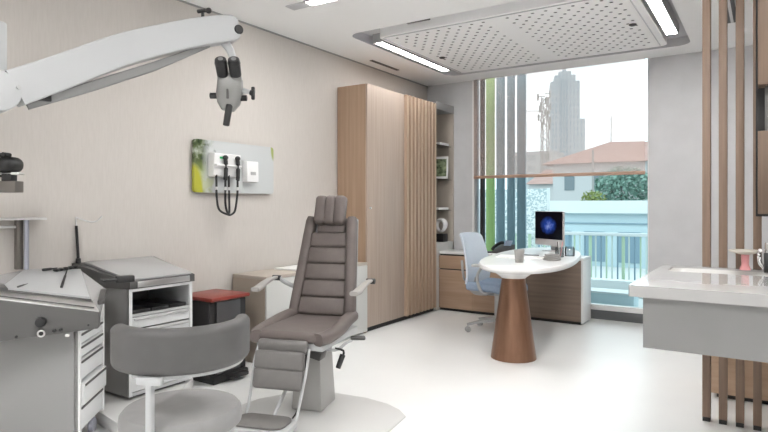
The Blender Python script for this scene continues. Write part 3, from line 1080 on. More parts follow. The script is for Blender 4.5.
# armrests
for s_ in (-1, 1):
    b = B()
    x = 0.325 * s_
    sweep(b, smooth_pts([(x, 0.13, 0.775), (x, 0.04, 0.77), (x * 1.0, -0.05, 0.755), (x * 0.99, -0.12, 0.738), (x * 0.98, -0.165, 0.735), (x * 0.975, -0.18, 0.735)], 4), rrect2(0.056, 0.026, 0.011, 3), scales=[0.62 + 0.38 * min(1, k / 11) if k < 19 else 0.85 for k in range(21)])
    ar = obj('armrest', b, M['arm'], CH)
    b = B()
    cyl(b, (x - 0.028 * s_, 0.135, 0.77), (x + 0.028 * s_, 0.135, 0.77), 0.018, 0.018, 14, 0.003)
    obj('arm_pivot', b, M['black'], ar)
    b = B()
    tube(b, [(x - 0.02 * s_, 0.135, 0.77), (0.28 * s_, 0.165, 0.74), (0.225 * s_, 0.23, 0.70), (0.15 * s_, 0.255, 0.70)], 0.015, 8, 3)
    obj('arm_bracket', b, M['equip'], ar)
# leg rest
b = B()
box(b, (-0.02, -0.405, 0.462), (0.30, 0.05, 0.075), 0.02, 3)
obj('leg_rest_top', b, M['taupe2'], CH)
LM = Matrix.Translation((-0.02, -0.44, 0.435)) @ Matrix.Rotation(R(-9), 4, 'X')
for z0, z1 in ((-0.09, 0.01), (-0.195, -0.085)):
    b = box(B(), (0, -0.005, (z0 + z1) / 2), (0.29, 0.05, z1 - z0), 0.016, 3)
    b.transform(LM)
    obj('leg_cushion', b, M['taupe2'], CH)
for s_ in (-1, 1):
    b = B()
    tube(b, [(0.155 * s_ - 0.02, -0.40, 0.455), (0.16 * s_ - 0.02, -0.44, 0.37), (0.15 * s_ - 0.03, -0.485, 0.2), (0.15 * s_ - 0.04, -0.515, 0.10)], 0.008, 8, 3)
    obj('leg_rest_rail', b, M['equip'], CH)
b = tube(B(), [(0.03, -0.28, 0.43), (0.0, -0.38, 0.25), (-0.03, -0.51, 0.10)], 0.010, 8, 3)
obj('rear_strut', b, M['equip'], CH)
b = tube(B(), [(0.06, -0.26, 0.43), (0.075, -0.33, 0.25), (0.07, -0.40, 0.12), (0.05, -0.53, 0.06)], 0.005, 8, 4)
obj('cable', b, M['black'], CH)
b = B()
prism(b, [(x - 0.045, y - 0.605) for x, y in rrect2(0.35, 0.22, 0.07, 5)], 0.075, 0.105, 0.008)
obj('footplate', b, M['equip'], CH)
b = B()
prism(b, [(x - 0.045, y - 0.605) for x, y in rrect2(0.30, 0.18, 0.06, 5)], 0.1055, 0.12, 0.006)
obj('foot_pad', b, M['taupe2'], CH)
b = B()
for s_ in (-1, 1):
    xq = 0.13 * s_ - 0.045
    cyl(b, (xq - 0.012, -0.60, 0.031), (xq + 0.012, -0.60, 0.031), 0.02, 0.02, 12)
    cyl(b, (xq, -0.60, 0.031), (xq, -0.60, 0.078), 0.007, 0.007, 8)
obj('footplate_roller', b, M['darkgrey'], CH)
# lever and handle on the right side
b = B()
tube(b, [(0.08, -0.20, 0.415), (0.2, -0.17, 0.40), (0.245, -0.10, 0.43), (0.27, -0.07, 0.44)], 0.009, 8, 4)
hl = obj('control_lever', b, M['equip'], CH)
b = box(B(), (0.30, -0.045, 0.45), (0.09, 0.05, 0.02), 0.008, 2, Matrix.Rotation(R(20), 3, 'Z'))
obj('lever_paddle', b, M['darkgrey'], hl)
b = B()
tube(b, [(0.2, -0.17, 0.41), (0.245, -0.15, 0.395), (0.245, -0.165, 0.36)], 0.007, 8, 3)
cyl(b, (0.245, -0.16, 0.375), (0.225, -0.19, 0.30), 0.017, 0.015, 12, 0.004)
obj('release_handle', b, M['black'], CH)
b = box(B(), (0.07, -0.245, 0.405), (0.18, 0.09, 0.045), 0.006, 2, Matrix.Rotation(R(15), 3, 'Y'))
obj('tilt_mechanism', b, M['darkgrey'], CH)

# floor plate under the chair
pl = [(-2.74, 2.30), (-2.72, 2.70), (-2.62, 2.92), (-2.50, 3.02), (-2.38, 3.06), (-2.15, 3.09), (-1.98, 3.07), (-1.86, 3.02), (-1.775, 2.95), (-1.74, 2.75), (-1.70, 2.30), (-1.66, 2.02), (-2.5, 1.98)]
b = prism(B(), pl, 0.0, 0.011, 0.003)
tag(obj('floor_plate', b, M['plate']), 'pale flat floor plate beneath the examination chair', 'floor plate')

# ================================================================== white drawer cabinet against the wall
def drawer_face(t, x, y0, y1, z0, z1, m, pull=0.0):
    d = obj('drawer', bx(x - 0.02 + pull, x + pull, y0, y1, z0, z1, 0.003), M[m], t)
    obj('drawer_grip', bx(x + pull, x + pull + 0.012, y0 + 0.01, y1 - 0.01, z1 - 0.018, z1 - 0.004, 0.003), M['lid'], d)
    return d

t = thing('instrument_cabinet', 'white drawer cabinet with a sloping grey lid against the beige wall', 'cabinet', (-3.185, 2.09, 0))
XB = -0.455
YW = 0.46
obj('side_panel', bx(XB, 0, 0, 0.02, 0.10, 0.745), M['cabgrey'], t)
obj('side_panel', bx(XB, 0, YW - 0.02, YW, 0.10, 0.745), M['equip'], t)
obj('back_panel', bx(XB, XB + 0.02, 0.02, YW - 0.02, 0.10, 0.745), M['darkgrey'], t)
obj('floor_board', bx(XB + 0.02, 0, 0.02, YW - 0.02, 0.10, 0.12), M['equip'], t)
obj('shelf_board', bx(XB + 0.02, 0.0, 0.02, YW - 0.02, 0.575, 0.59), M['equip'], t)
b = B()
bx(-0.012, 0.004, 0, 0.022, 0.10, 0.745, bm=b)
bx(-0.012, 0.004, YW - 0.022, YW, 0.10, 0.745, bm=b)
bx(-0.012, 0.004, 0.022, YW - 0.022, 0.728, 0.745, bm=b)
obj('front_frame', b, M['drawerwhite'], t)
b = B()
hexa(b, [(XB - 0.003, -0.09, 0.746), (0.012, 0.0, 0.746), (0.012, YW + 0.012, 0.746), (XB - 0.003, YW + 0.04, 0.746),
         (XB - 0.003, -0.09, 0.885), (0.012, 0.0, 0.792), (0.012, YW + 0.012, 0.792), (XB - 0.003, YW + 0.04, 0.885)])
obj('lid_base', b, M['cabgreyd'], t)
sl_ = math.atan2(0.885 - 0.792, 0.52)
b = B()
hexa(b, [(XB + 0.04, -0.03, 0.877), (0.002, 0.008, 0.795), (0.002, YW - 0.005, 0.795), (XB + 0.04, YW - 0.01, 0.877),
         (XB + 0.04, -0.03, 0.893), (0.002, 0.008, 0.807), (0.002, YW - 0.005, 0.807), (XB + 0.04, YW - 0.01, 0.893)], bev=0.003)
obj('lid', b, M['lid'], t)
obj('lid_window', bx(0.0125, 0.018, 0.05, YW - 0.03, 0.752, 0.788, 0.001), M['steel'], t)
drawer_face(t, 0.002, 0.024, YW - 0.024, 0.505, 0.570, 'drawerwhite')
drawer_face(t, 0.002, 0.024, YW - 0.024, 0.385, 0.495, 'drawerwhite', 0.0)
drawer_face(t, 0.002, 0.024, YW - 0.024, 0.25, 0.375, 'drawerwhite')
drawer_face(t, 0.002, 0.024, YW - 0.024, 0.125, 0.24, 'drawerwhite')
obj('plinth', bx(XB + 0.03, -0.03, 0.03, YW - 0.03, 0.081, 0.10), M['darkgrey'], t)
for k in range(3):
    o = obj('instrument_tray', bx(-0.155, 0.155, -0.062, 0.062, 0, 0.022, 0.003), M['black'])
    o.location = (-3.35, 2.185 + k * 0.132, 0.5905)
    tag(o, ('dark tray at the left of the open compartment of the drawer cabinet', 'dark tray in the middle of the open compartment of the drawer cabinet', 'dark tray at the right of the open compartment of the drawer cabinet')[k], 'tray', 'trays in the open compartment')

# base platform of the treatment unit
b = prism(B(), [(-3.63, 2.02), (-3.40, 2.02), (-3.22, 1.90), (-2.86, 1.84), (-2.84, 1.92), (-3.18, 2.52), (-3.26, 2.62), (-3.63, 2.62)], 0.0, 0.080, 0.012)
tag(obj('unit_platform', b, M['plate']), 'pale floor platform beneath the white drawer cabinet', 'platform')

# light probe with hook
t = thing('gooseneck_probe', 'thin black probe with a curved wire hook standing behind the drawer cabinet lid', 'probe', (-3.622, 2.03, 0.8845))
b = cyl(B(), (0, 0, 0.0), (0.0, 0, 0.03), 0.016, 0.014, 14)
obj('probe_base', b, M['black'], t)
b = cyl(B(), (0, 0, 0.02), (-0.005, -0.01, 0.235), 0.009, 0.008, 10)
obj('probe_rod', b, M['black'], t)
b = tube(B(), [(-0.005, -0.01, 0.23), (-0.006, -0.011, 0.285), (0.0, 0.0, 0.282), (0.01, 0.03, 0.27), (0.02, 0.07, 0.258), (0.03, 0.10, 0.262), (0.035, 0.125, 0.282), (0.036, 0.135, 0.295)], 0.0045, 8, 4)
obj('wire_hook', b, M['steel'], t)

# ================================================================== near console
e1 = Vector((0.751, 0.66, 0))
e2 = Vector((-0.66, 0.751, 0))
c0 = Vector((-2.90, 1.63, 0))
ang = math.atan2(0.66, 0.751)
# local: x along e1 (x=0 at the right front corner, negative to the left), y along e2 (depth)
t = thing('treatment_console', 'grey treatment console with white side drawers at the left edge of the photo', 'console', (c0.x, c0.y, 0), ang)
CWD, CDP = 0.44, 0.37
obj('front_panel', bx(-CWD, -0.004, 0, 0.02, 0.10, 0.66, 0.002), M['cabgrey'], t)
obj('carcass', bx(-CWD, -0.025, 0.02, CDP, 0.10, 0.62), M['cabgrey'], t)
b = B()
bx(-0.025, 0.004, 0.0, 0.018, 0.09, 0.69, bm=b)
obj('corner_post', b, M['white'], t)
obj('corner_post', bx(-0.025, 0.004, CDP - 0.016, CDP, 0.09, 0.69), M['white'], t)
for z0, z1, pull in ((0.105, 0.225, 0), (0.235, 0.345, 0.02), (0.36, 0.46, 0.0), (0.475, 0.535, 0), (0.545, 0.60, 0)):
    d = obj('drawer', bx(-0.024, 0.0 + pull, 0.019, CDP - 0.017, z0, z1, 0.003), M['drawerwhite'], t)
    obj('drawer_slot', bx(0.0 + pull, 0.006 + pull, 0.025, CDP - 0.024, z1 - 0.016, z1 - 0.006), M['darkgrey'], d)
for x, y in ((-0.03, 0.06), (-0.03, CDP - 0.09), (-CWD + 0.05, 0.06), (-CWD + 0.05, CDP - 0.07)):
    b = B()
    cyl(b, (x - 0.013, y, 0.04), (x + 0.013, y, 0.04), 0.04, 0.04, 20, 0.004)
    cyl(b, (x, y, 0.05), (x, y, 0.10), 0.012, 0.012, 10)
    obj('castor', b, M['bluemet'], t)

def loc(p):
    d = Vector(p) - c0
    return Vector((d.dot(e1), d.dot(e2), p[2]))
# deck corners in world space
A0, A1, A2, A3, A4, A5 = [loc(p) for p in ((-3.10, 1.15, 0.842), (-2.721, 1.627, 0.724), (-3.03, 1.845, 0.795), (-3.42, 1.93, 0.861), (-3.62, 1.68, 0.868), (-3.46, 1.30, 0.852))]
deck = [A0, A1, A2, A3, A4, A5]
b = B()
hexa(b, [Vector((p.x, p.y, min(p.z - 0.05, 0.80))) for p in deck] + deck)
obj('deck', b, M['lid'], t, 'pale grey sloping top')
# tapered control panel at the front
b = B()
fa0 = loc((-3.10, 1.15, 0.0)); fa1 = loc((-2.715, 1.622, 0.0))
nrm = (fa1 - fa0); nrm.z = 0; nrm.normalize()
out = Vector((nrm.y, -nrm.x, 0))
pa, pb = fa0 + out * 0.012, fa1 + out * 0.012
qa, qb = fa0 - out * 0.06, fa1 - out * 0.06
hexa(b, [Vector((pa.x, pa.y, 0.60)), Vector((pb.x, pb.y, 0.652)), Vector((qb.x, qb.y, 0.652)), Vector((qa.x, qa.y, 0.60)),
         Vector((pa.x, pa.y, 0.846)), Vector((pb.x, pb.y, 0.729)), Vector((qb.x, qb.y, 0.729)), Vector((qa.x, qa.y, 0.846))], bev=0.004)
cp = obj('control_panel', b, M['cabgreyd'], t, 'dark grey tapered control panel')
def onp(f, z, r, d, m, name, ring=False):
    p = pa.lerp(pb, f)
    b = B()
    b0 = Vector((p.x, p.y, z))
    if ring:
        tube(b, [b0 + out * 0.006 + nrm * (r * math.cos(a)) + Vector((0, 0, r * math.sin(a))) for a in [2 * PI * k / 20 for k in range(21)]], 0.004, 8, up=tuple(out))
        
    else:
        cyl(b, b0 - out * 0.002, b0 + out * d, r, r * 0.92, 18, min(0.003, d * 0.3))
    return obj(name, b, M[m], cp)
onp(0.60, 0.70, 0.024, 0.03, 'black', 'control_knob')
onp(0.60, 0.645, 0.014, 0.01, 'steel', 'socket', True)
onp(0.60, 0.645, 0.009, 0.004, 'black', 'socket')
onp(0.69, 0.655, 0.009, 0.012, 'black', 'button')
onp(0.735, 0.658, 0.009, 0.012, 'black', 'button')
onp(0.43, 0.636, 0.007, 0.008, 'black', 'button')
onp(0.93, 0.672, 0.006, 0.006, 'black', 'button')
p = pa.lerp(pb, 0.78)
o = obj('hook', box(B(), (p.x, p.y, 0.628), (0.018, 0.018, 0.014), 0.004, 2), M['white'], cp)

# top mouldings: frame rails, tray lid lines, instruments holders
def dk(u, v, dz=0.0):
    """point on the deck: u along front->right, v towards the back"""
    f = A0.lerp(A1, u)
    g = A4.lerp(A3, u)
    q = f.lerp(g, v)
    return Vector((q.x, q.y, q.z + dz))
b = B()
hexa(b, [dk(0.02, 0.00, -0.004), dk(1.0, 0.0, -0.004), dk(0.98, 0.20, -0.004), dk(0.02, 0.20, -0.004), dk(0.02, 0.0, 0.012), dk(1.0, 0.0, 0.012), dk(0.98, 0.20, 0.018), dk(0.02, 0.20, 0.018)], bev=0.003)
obj('front_rail', b, M['steel'], t)
b = B()
for v_, z_ in ((0.03, 0.0155), (0.17, 0.0205)):
    tube(b, [dk(0.02, v_, z_), dk(0.5, v_, z_), dk(0.97, v_, z_)], 0.0035, 8)
obj('guide_rail', b, M['cabgreyd'], t)
b = hexa(B(), [dk(0.22, 0.27, -0.002), dk(0.97, 0.27, -0.002), dk(1.0, 0.98, -0.002), dk(0.1, 0.98, -0.002), dk(0.22, 0.27, 0.014), dk(0.97, 0.27, 0.014), dk(1.0, 0.98, 0.014), dk(0.1, 0.98, 0.014)], bev=0.004)
obj('glass_cover', b, M['equip'], t, 'white sloping cover')
b = B()
hexa(b, [dk(0.0, 0.22, 0.0), dk(0.30, 0.22, 0.0), dk(0.22, 0.34, 0.0), dk(0.0, 0.34, 0.0), dk(0.0, 0.22, 0.022), dk(0.30, 0.22, 0.022), dk(0.22, 0.34, 0.022), dk(0.0, 0.34, 0.022)], bev=0.003)
obj('instrument_well', b, M['darkgrey'], t)
b = B()
box(b, A1.lerp(A2, 0.55) + Vector((0.0, 0.0, 0.012)), (0.03, 0.20, 0.02), 0.004, 2, Matrix.Rotation(math.atan2((A2 - A1).y, (A2 - A1).x) - PI / 2, 3, 'Z') @ Matrix.Rotation(R(10), 3, 'X'))
obj('side_holder', b, M['darkgrey'], t)

for (u0, v0, u1, v1, r_, m, lab, dz) in ((0.72, 0.40, 0.78, 0.93, 0.007, 'blackmatt', 'dark suction handpiece lying across the white console cover', 0.021),
                                       (0.45, 0.52, 0.70, 0.80, 0.003, 'steel', 'thin steel probe lying on the white console cover', 0.017),
                                       (0.42, 0.88, 0.62, 0.96, 0.008, 'black', 'black handpiece at the back edge of the console cover', 0.022),
                                       (0.62, 0.86, 0.90, 0.97, 0.009, 'black', 'row of black clips at the back right of the console cover', 0.027),
                                       (0.35, 0.30, 0.40, 0.42, 0.005, 'darkgrey', 'short dark instrument on the front of the console cover', 0.019)):
    q0, q1 = dk(u0, v0, dz), dk(u1, v1, dz)
    mw = Matrix.Translation(c0) @ Matrix.Rotation(ang, 4, 'Z')
    w0_, w1_ = mw @ q0, mw @ q1
    mid = (w0_ + w1_) / 2
    b = B()
    d_ = w1_ - w0_
    if 'row' in lab:
        for k in range(5):
            f = k / 4
            ball(b, w0_.lerp(w1_, f) - mid, (0.022, 0.016, r_), 10, 6)
        cyl(b, w0_ - mid, w1_ - mid, 0.005, 0.005, 8)
    else:
        cyl(b, w0_ - mid, w0_.lerp(w1_, 0.6) - mid, r_, r_ * 0.9, 10, 0.001)
        cyl(b, w0_.lerp(w1_, 0.58) - mid, w1_ - mid, r_ * 0.6, r_ * 0.4, 10)
    o = obj('handpiece', b, M[m])
    o.location = mid
    tag(o, lab, 'instrument')

# coupling between console and cabinet
b = B()
box(b, (0, 0, 0), (0.10, 0.05, 0.04), 0.008, 2)
for k in range(3):
    cyl(b, (-0.05, -0.015 + 0.015 * k, 0.0), (-0.13, -0.03 + 0.02 * k, 0.005), 0.011, 0.008, 10)
o = obj('suction_coupling', b, M['black'])
o.location = (-3.085, 2.0, 0.825)
o.rotation_euler = (0, 0, R(75))
tag(o, 'black hose coupling between the console top and the drawer cabinet lid', 'coupling')

# instrument pole with a shelf plate
t = thing('equipment_stand', 'metal post with a thin flat shelf rising from the back of the console', 'stand', (-3.575, 1.66, 0.882))
b = bx(-0.022, 0.012, -0.018, 0.018, 0, 0.283, 0.003)
obj('post', b, M['brownmet'], t)
b = cyl(B(), (0.036, 0.022, 0.0), (0.036, 0.022, 0.283), 0.013, 0.013, 14)
obj('tube', b, M['bluemet'], t, 'pale blue tube')
b = B()
box(b, (-0.02, -0.04, 0.289), (0.20, 0.36, 0.012), 0.003, 2, Matrix.Rotation(R(-25), 3, 'Z'))
obj('shelf_plate', b, M['steel'], t)
b = cyl(B(), (0.0, -0.01, 0.243), (-0.10, -0.17, 0.243), 0.008, 0.008, 10)
obj('cross_bar', b, M['steel'], t)

# black optical head on grey bracket
t = thing('camera_head', 'black rounded camera head on a grey block at the left edge, above the console', 'camera', (-3.20, 1.37, 0))
dv = Vector((0.091, 0.06, 0)).normalized()
rz_ = Matrix.Rotation(math.atan2(dv.y, dv.x), 3, 'Z')
b = box(B(), (-0.02, 0, 1.450), (0.27, 0.12, 0.078), 0.036, 5, rz_)
obj('head', b, M['black'], t)
b = box(B(), rz_ @ Vector((-0.02, 0, 1.497)), (0.16, 0.05, 0.02), 0.008, 2, rz_)
cyl(b, rz_ @ Vector((0.06, -0.026, 1.499)), rz_ @ Vector((0.06, 0.026, 1.499)), 0.011, 0.011, 12)
obj('top_clip', b, M['black'], t)
b = box(B(), rz_ @ Vector((0.06, 0, 1.405)), (0.15, 0.05, 0.012), 0.004, 2, rz_)
obj('lens_rim', b, M['steel'], t)
b = box(B(), rz_ @ Vector((0.075, 0, 1.39)), (0.05, 0.05, 0.05), 0.004, 2, rz_)
box(b, rz_ @ Vector((-0.04, 0, 1.402)), (0.15, 0.05, 0.028), 0.004, 2, rz_)
obj('neck', b, M['black'], t)
b = box(B(), rz_ @ Vector((0.0, 0, 1.34)), (0.25, 0.07, 0.056), 0.003, 2, rz_)
obj('bracket_block', b, M['brownmet'], t)
b = B()
p0 = rz_ @ Vector((-0.11, 0, 1.34))
tube(b, [p0, p0 + Vector((-0.12, -0.08, 0)), p0 + Vector((-0.22, -0.10, -0.02)), Vector((-0.443, -0.1, 1.30))], 0.016, 8, 4)
cyl(b, (-0.443, -0.1, 1.30), (-0.415, -0.1, 1.30), 0.05, 0.05, 18)
obj('wall_arm', b, M['brownmet'], t)

# ================================================================== round stool
t = thing('operator_stool', 'round grey swivel stool with a curved grey backrest in the foreground', 'stool', (-1.715, 1.33, 0))
b = B()
lathe(b, [(0.14, 0.475), (0.19, 0.478), (0.203, 0.49), (0.206, 0.51), (0.203, 0.532), (0.192, 0.546), (0.175, 0.5505), (0.10, 0.552), (0.02, 0.552)], seg=48)
obj('seat', b, M['stoolseat'], t)
b = B()
cyl(b, (0, 0, 0.455), (0, 0, 0.476), 0.14, 0.15, 28)
cyl(b, (0, 0, 0.10), (0, 0, 0.46), 0.03, 0.03, 18)
obj('column', b, M['steel'], t)
for k in range(5):
    a = R(72 * k + 20)
    ca, sa = math.cos(a), math.sin(a)
    b = B()
    sweep(b, [(ca * 0.02, sa * 0.02, 0.11), (ca * 0.15, sa * 0.15, 0.10), (ca * 0.27, sa * 0.27, 0.078)], rrect2(0.045, 0.03, 0.01, 2), scales=[1.1, 1, 0.7])
    lg = obj('base_leg', b, M['steel'], t)
    b = B()
    for s_ in (-1, 1):
        cyl(b, (ca * 0.265 - sa * 0.005 * s_, sa * 0.265 + ca * 0.005 * s_, 0.0285), (ca * 0.265 - sa * 0.022 * s_, sa * 0.265 + ca * 0.022 * s_, 0.0285), 0.028, 0.026, 14, 0.003)
    cyl(b, (ca * 0.265, sa * 0.265, 0.03), (ca * 0.265, sa * 0.265, 0.088), 0.007, 0.007, 8)
    obj('castor', b, M['black'], lg)
# backrest band; angles in camera-facing frame (view yaw 33.1 deg)
yaw = math.atan2(382, 585)
def st_(a, r):
    x, y = r * math.cos(R(a)), r * math.sin(R(a))
    return x * math.cos(yaw) - y * math.sin(yaw), x * math.sin(yaw) + y * math.cos(yaw)
b = B()
N = 30
pts = []
for k in range(N + 1):
    a = 206 + (386 - 206) * k / N
    x, y = st_(a, 0.205)
    pts.append((x, y, 0.785))
sc = []
for k in range(N + 1):
    q = min(k, N - k) / N
    s_ = min(1, 0.45 + 14 * q) if q < 0.04 else 1
    sc.append((s_, s_ * (0.97 if True else 1)))
sweep(b, pts, rrect2(0.055, 0.155, 0.026, 5), scales=sc)
obj('backrest', b, M['stoolback'], t)
b = B()
pts = [(*st_(a, 0.205), 0.706) for a in range(243, 372, 6)]
sweep(b, pts, rrect2(0.012, 0.014, 0.003, 2))
obj('back_rail', b, M['equip'], t)
b = B()
x, y = st_(264, 0.222)
box(b, (x, y, 0.700), (0.08, 0.03, 0.024), 0.004, 2, Matrix.Rotation(yaw - R(8), 3, 'Z'))
obj('post_bracket', b, M['equip'], t)
b = B()
x1_, y1_ = st_(264, 0.222)
x2_, y2_ = st_(264, 0.09)
sweep(b, smooth_pts([(x1_, y1_, 0.69), (x1_, y1_, 0.50), (x1_ * 0.97, y1_ * 0.97, 0.455), (x1_ * 0.85, y1_ * 0.85, 0.44), (x2_, y2_, 0.44)], 4), rrect2(0.028, 0.02, 0.005, 2), up=(-y1_, x1_, 0.001))
obj('back_post', b, M['equip'], t)

# ================================================================== surgical microscope
t = thing('surgical_microscope', 'white surgical microscope on a long curved arm in front of the left wall', 'microscope', (-2.50, 1.11, 1.70))
O = Vector((-2.50, 1.11, 1.70))
def rel(*p):
    return [Vector(q) - O for q in p]
arm = smooth_pts(rel((-2.500, 1.135, 1.708), (-2.468, 1.306, 1.801), (-2.403, 1.535, 1.932), (-2.319, 1.76, 2.033), (-2.244, 1.933, 2.096), (-2.200, 2.027, 2.118)), 6)
n = len(arm)
b = B()
sweep(b, arm, rrect2(0.10, 0.14, 0.009, 3), scales=[(1, 1.02 - 0.12 * k / n if k < n - 4 else (0.9, 0.86, 0.8, 0.66)[k - n + 4]) for k in range(n)])
obj('boom_arm', b, M['equip'], t)
b = B()
rod = [Vector(q) for q in rel((-2.495, 1.19, 1.650), (-2.43, 1.43, 1.765), (-2.35, 1.67, 1.885), (-2.264, 1.91, 2.025))]
sweep(b, rod, rrect2(0.06, 0.052, 0.008, 3), scales=[0.6, 0.8, 0.75, 0.45])
obj('link_bar', b, M['linkgrey'], t)
b = B()
d_ = Vector((0.2, 0.92, 0.4)).normalized()
sidev = d_.cross(Vector((0, 0, 1))).normalized()
h0 = rel((-2.520, 1.085, 1.690))[0]
cyl(b, h0 - sidev * 0.06, h0 + sidev * 0.06, 0.078, 0.078, 32, 0.008)
obj('arm_joint', b, M['equip'], t)
b = cyl(B(), h0 + sidev * 0.04 + Vector((0.02, 0.06, 0.02)), h0 + sidev * 0.064 + Vector((0.02, 0.06, 0.02)), 0.008, 0.008, 12)
obj('joint_screw', b, M['greymetal'], t)
b = B()
bx(-0.055, 0.02, -0.085, 0.002, 0.06, 0.265, 0.012, bm=b)
obj('upright_block', b, M['equip'], t)
b = cyl(B(), (-0.02, -0.04, 0.05), (-0.02, -0.04, 0.075), 0.05, 0.05, 24, 0.004)
obj('swivel_ring', b, M['greymetal'], t)
b = B()
tube(b, [(-0.03, -0.03, 0.0), (-0.25, -0.18, -0.02), (-0.7, -0.28, -0.02), (-1.12, -0.30, -0.02)], 0.05, 14, 4)
bx(-1.144, -1.115, -0.42, -0.18, -0.16, 0.12, 0.006, bm=b)
obj('wall_arm', b, M['equip'], t)
b = box(B(), rel((-2.478, 1.235, 1.690))[0], (0.05, 0.06, 0.035), 0.004, 2)
obj('rod_clevis', b, M['black'], t)
# end of the arm
he = rel((-2.228, 2.022, 2.108))[0]
b = cyl(B(), he + sidev * 0.05, he + sidev * 0.078, 0.026, 0.023, 16, 0.004)
obj('tension_knob', b, M['black'], t)
b = B()
k1 = rel((-2.275, 1.885, 2.125))[0]
cyl(b, k1, k1 + Vector((0, 0, 0.06)), 0.008, 0.008, 8)
cyl(b, k1 + Vector((-0.025, -0.01, 0.06)), k1 + Vector((0.028, 0.01, 0.063)), 0.010, 0.009, 10, 0.003)
ball(b, k1 + Vector((0.03, 0.01, 0.06)), (0.015, 0.015, 0.014), 10, 8)
obj('lock_lever', b, M['black'], t)
b = B()
neck = rel((-2.235, 1.978, 2.06), (-2.222, 1.988, 2.035), (-2.205, 2.0, 2.00), (-2.198, 2.004, 1.95), (-2.208, 1.998, 1.86))
sweep(b, smooth_pts(neck, 4), rrect2(0.04, 0.05, 0.014, 3), up=(0.5, -0.8, 0), scales=[1.2 - 0.04 * k for k in range(17)])
obj('neck', b, M['equip'], t)
# optics: cr = image-right direction, cf = towards the camera
cr_ = Vector((math.cos(yaw), math.sin(yaw), 0))
cf_ = Vector((math.sin(yaw), -math.cos(yaw), 0))
UPV = Vector((0, 0, 1))
hc = rel((-2.208, 1.998, 1.80))[0]
def hp(a, u, f=0.0):
    return hc + cr_ * a + UPV * u + cf_ * f
b = B()
sweep(b, [hp(0.012, 0.085, 0.03), hp(0.008, 0.06, 0.03), hp(0.0, 0.0, 0.01), hp(-0.008, -0.05, 0.0), hp(-0.012, -0.085, 0)], rrect2(0.118, 0.10, 0.035, 4), up=tuple(cf_), scales=[0.72, 0.98, 1.05, 0.9, 0.5])
mh = obj('microscope_head', b, M['micro'], t)
b = box(B(), hp(0.003, 0.012, 0.062), (0.012, 0.01, 0.10), 0.003, 2, Matrix.Rotation(yaw, 3, 'Z'))
obj('head_seam', b, M['darkgrey'], mh)
for a in (-0.022, 0.04):
    b = cyl(B(), hp(a, 0.05, 0.04), hp(a + 0.003, 0.09, 0.075), 0.027, 0.026, 18)
    et = obj('eyepiece_tube', b, M['micro'], mh)
    b = cyl(B(), hp(a + 0.002, 0.075, 0.06), hp(a + 0.006, 0.125, 0.11), 0.0275, 0.029, 20, 0.003)
    cyl(b, hp(a + 0.0055, 0.12, 0.105), hp(a + 0.0075, 0.138, 0.124), 0.031, 0.026, 20, 0.003)
    obj('eyecup', b, M['black'], et)
    b = cyl(B(), hp(a + 0.0075, 0.136, 0.1225), hp(a + 0.008, 0.140, 0.127), 0.012, 0.012, 16)
    obj('lens', b, M['linkgrey'], et)
for s_, a0, a1, u in ((-1, -0.05, -0.10, -0.012), (1, 0.04, 0.082, -0.024)):
    b = cyl(B(), hp(a0, u), hp(a1, u), 0.015, 0.015, 14, 0.003)
    obj('focus_knob', b, M['black'], mh)
b = B()
cyl(b, hp(0.03, 0.02), hp(0.10, 0.005), 0.016, 0.011, 14)
sa_ = obj('side_arm', b, M['equip'], mh)
b = cyl(B(), hp(0.095, 0.004), hp(0.118, 0.0), 0.012, 0.02, 14, 0.003)
box(b, hp(0.112, 0.0), (0.018, 0.018, 0.065), 0.006, 2, Matrix.Rotation(yaw, 3, 'Z'))
obj('side_knob', b, M['black'], sa_)
b = cyl(B(), hp(0.004, -0.06, 0.03), hp(-0.012, -0.165, 0.035), 0.017, 0.016, 16, 0.004)
obj('grip_handle', b, M['black'], mh)

# ================================================================== wash basin counter on the right
ZT = 0.896
t = thing('washbasin_counter', 'grey stone washbasin counter with a shallow sunken basin at the right', 'washbasin', (-0.51, 2.76, 0))
LX = XR + 0.51 - 0.001
b = B()
TH = 0.05
outer = [(0, 0.0), (LX, 0), (LX, 1.075), (0.0, 1.075)]
outer = [(0.004, 0), (LX, 0), (LX, 1.075), (0.03, 1.075), (0.0, 1.04), (0, 0.004)]
inner = rr(0.06, 0.75, 0.70, 1.02, 0.06, 5)
vo, eo = loop(b, outer, ZT)
vi, ei = loop(b, inner, ZT)
bmesh.ops.triangle_fill(b, edges=eo + ei, use_beauty=True)
vb = [b.verts.new((v.co.x, v.co.y, ZT - TH)) for v in vo]
for k in range(len(vo)):
    b.faces.new((vo[k], vo[(k + 1) % len(vo)], vb[(k + 1) % len(vo)], vb[k]))
vib = [b.verts.new((v.co.x, v.co.y, ZT - TH)) for v in vi]
for k in range(len(vi)):
    b.faces.new((vi[k], vi[(k + 1) % len(vi)], vib[(k + 1) % len(vi)], vib[k]))
edges = [b.edges.get((vb[k], vb[(k + 1) % len(vb)])) for k in range(len(vb))] + [b.edges.get((vib[k], vib[(k + 1) % len(vib)])) for k in range(len(vib))]
bmesh.ops.triangle_fill(b, edges=edges, use_beauty=True)
obj('countertop', b, M['quartz'], t)
b = B()
v0 = [b.verts.new((x, y, ZT - 0.01)) for x, y in rr(0.06, 0.75, 0.70, 1.02, 0.06, 5)]
v1 = [b.verts.new((x, y, ZT - 0.10)) for x, y in rr(0.10, 0.71, 0.74, 0.98, 0.05, 5)]
for k in range(len(v0)):
    b.faces.new((v0[k], v0[(k + 1) % len(v0)], v1[(k + 1) % len(v0)], v1[k]))
b.faces.new(v1)
obj('basin', b, M['basin'], t)
b = bx(0.05, LX, 0.06, 0.08, 0.614, ZT - TH - 0.0005)
bx(0.05, 0.07, 0.08, 1.06, 0.614, ZT - TH - 0.0005, bm=b)
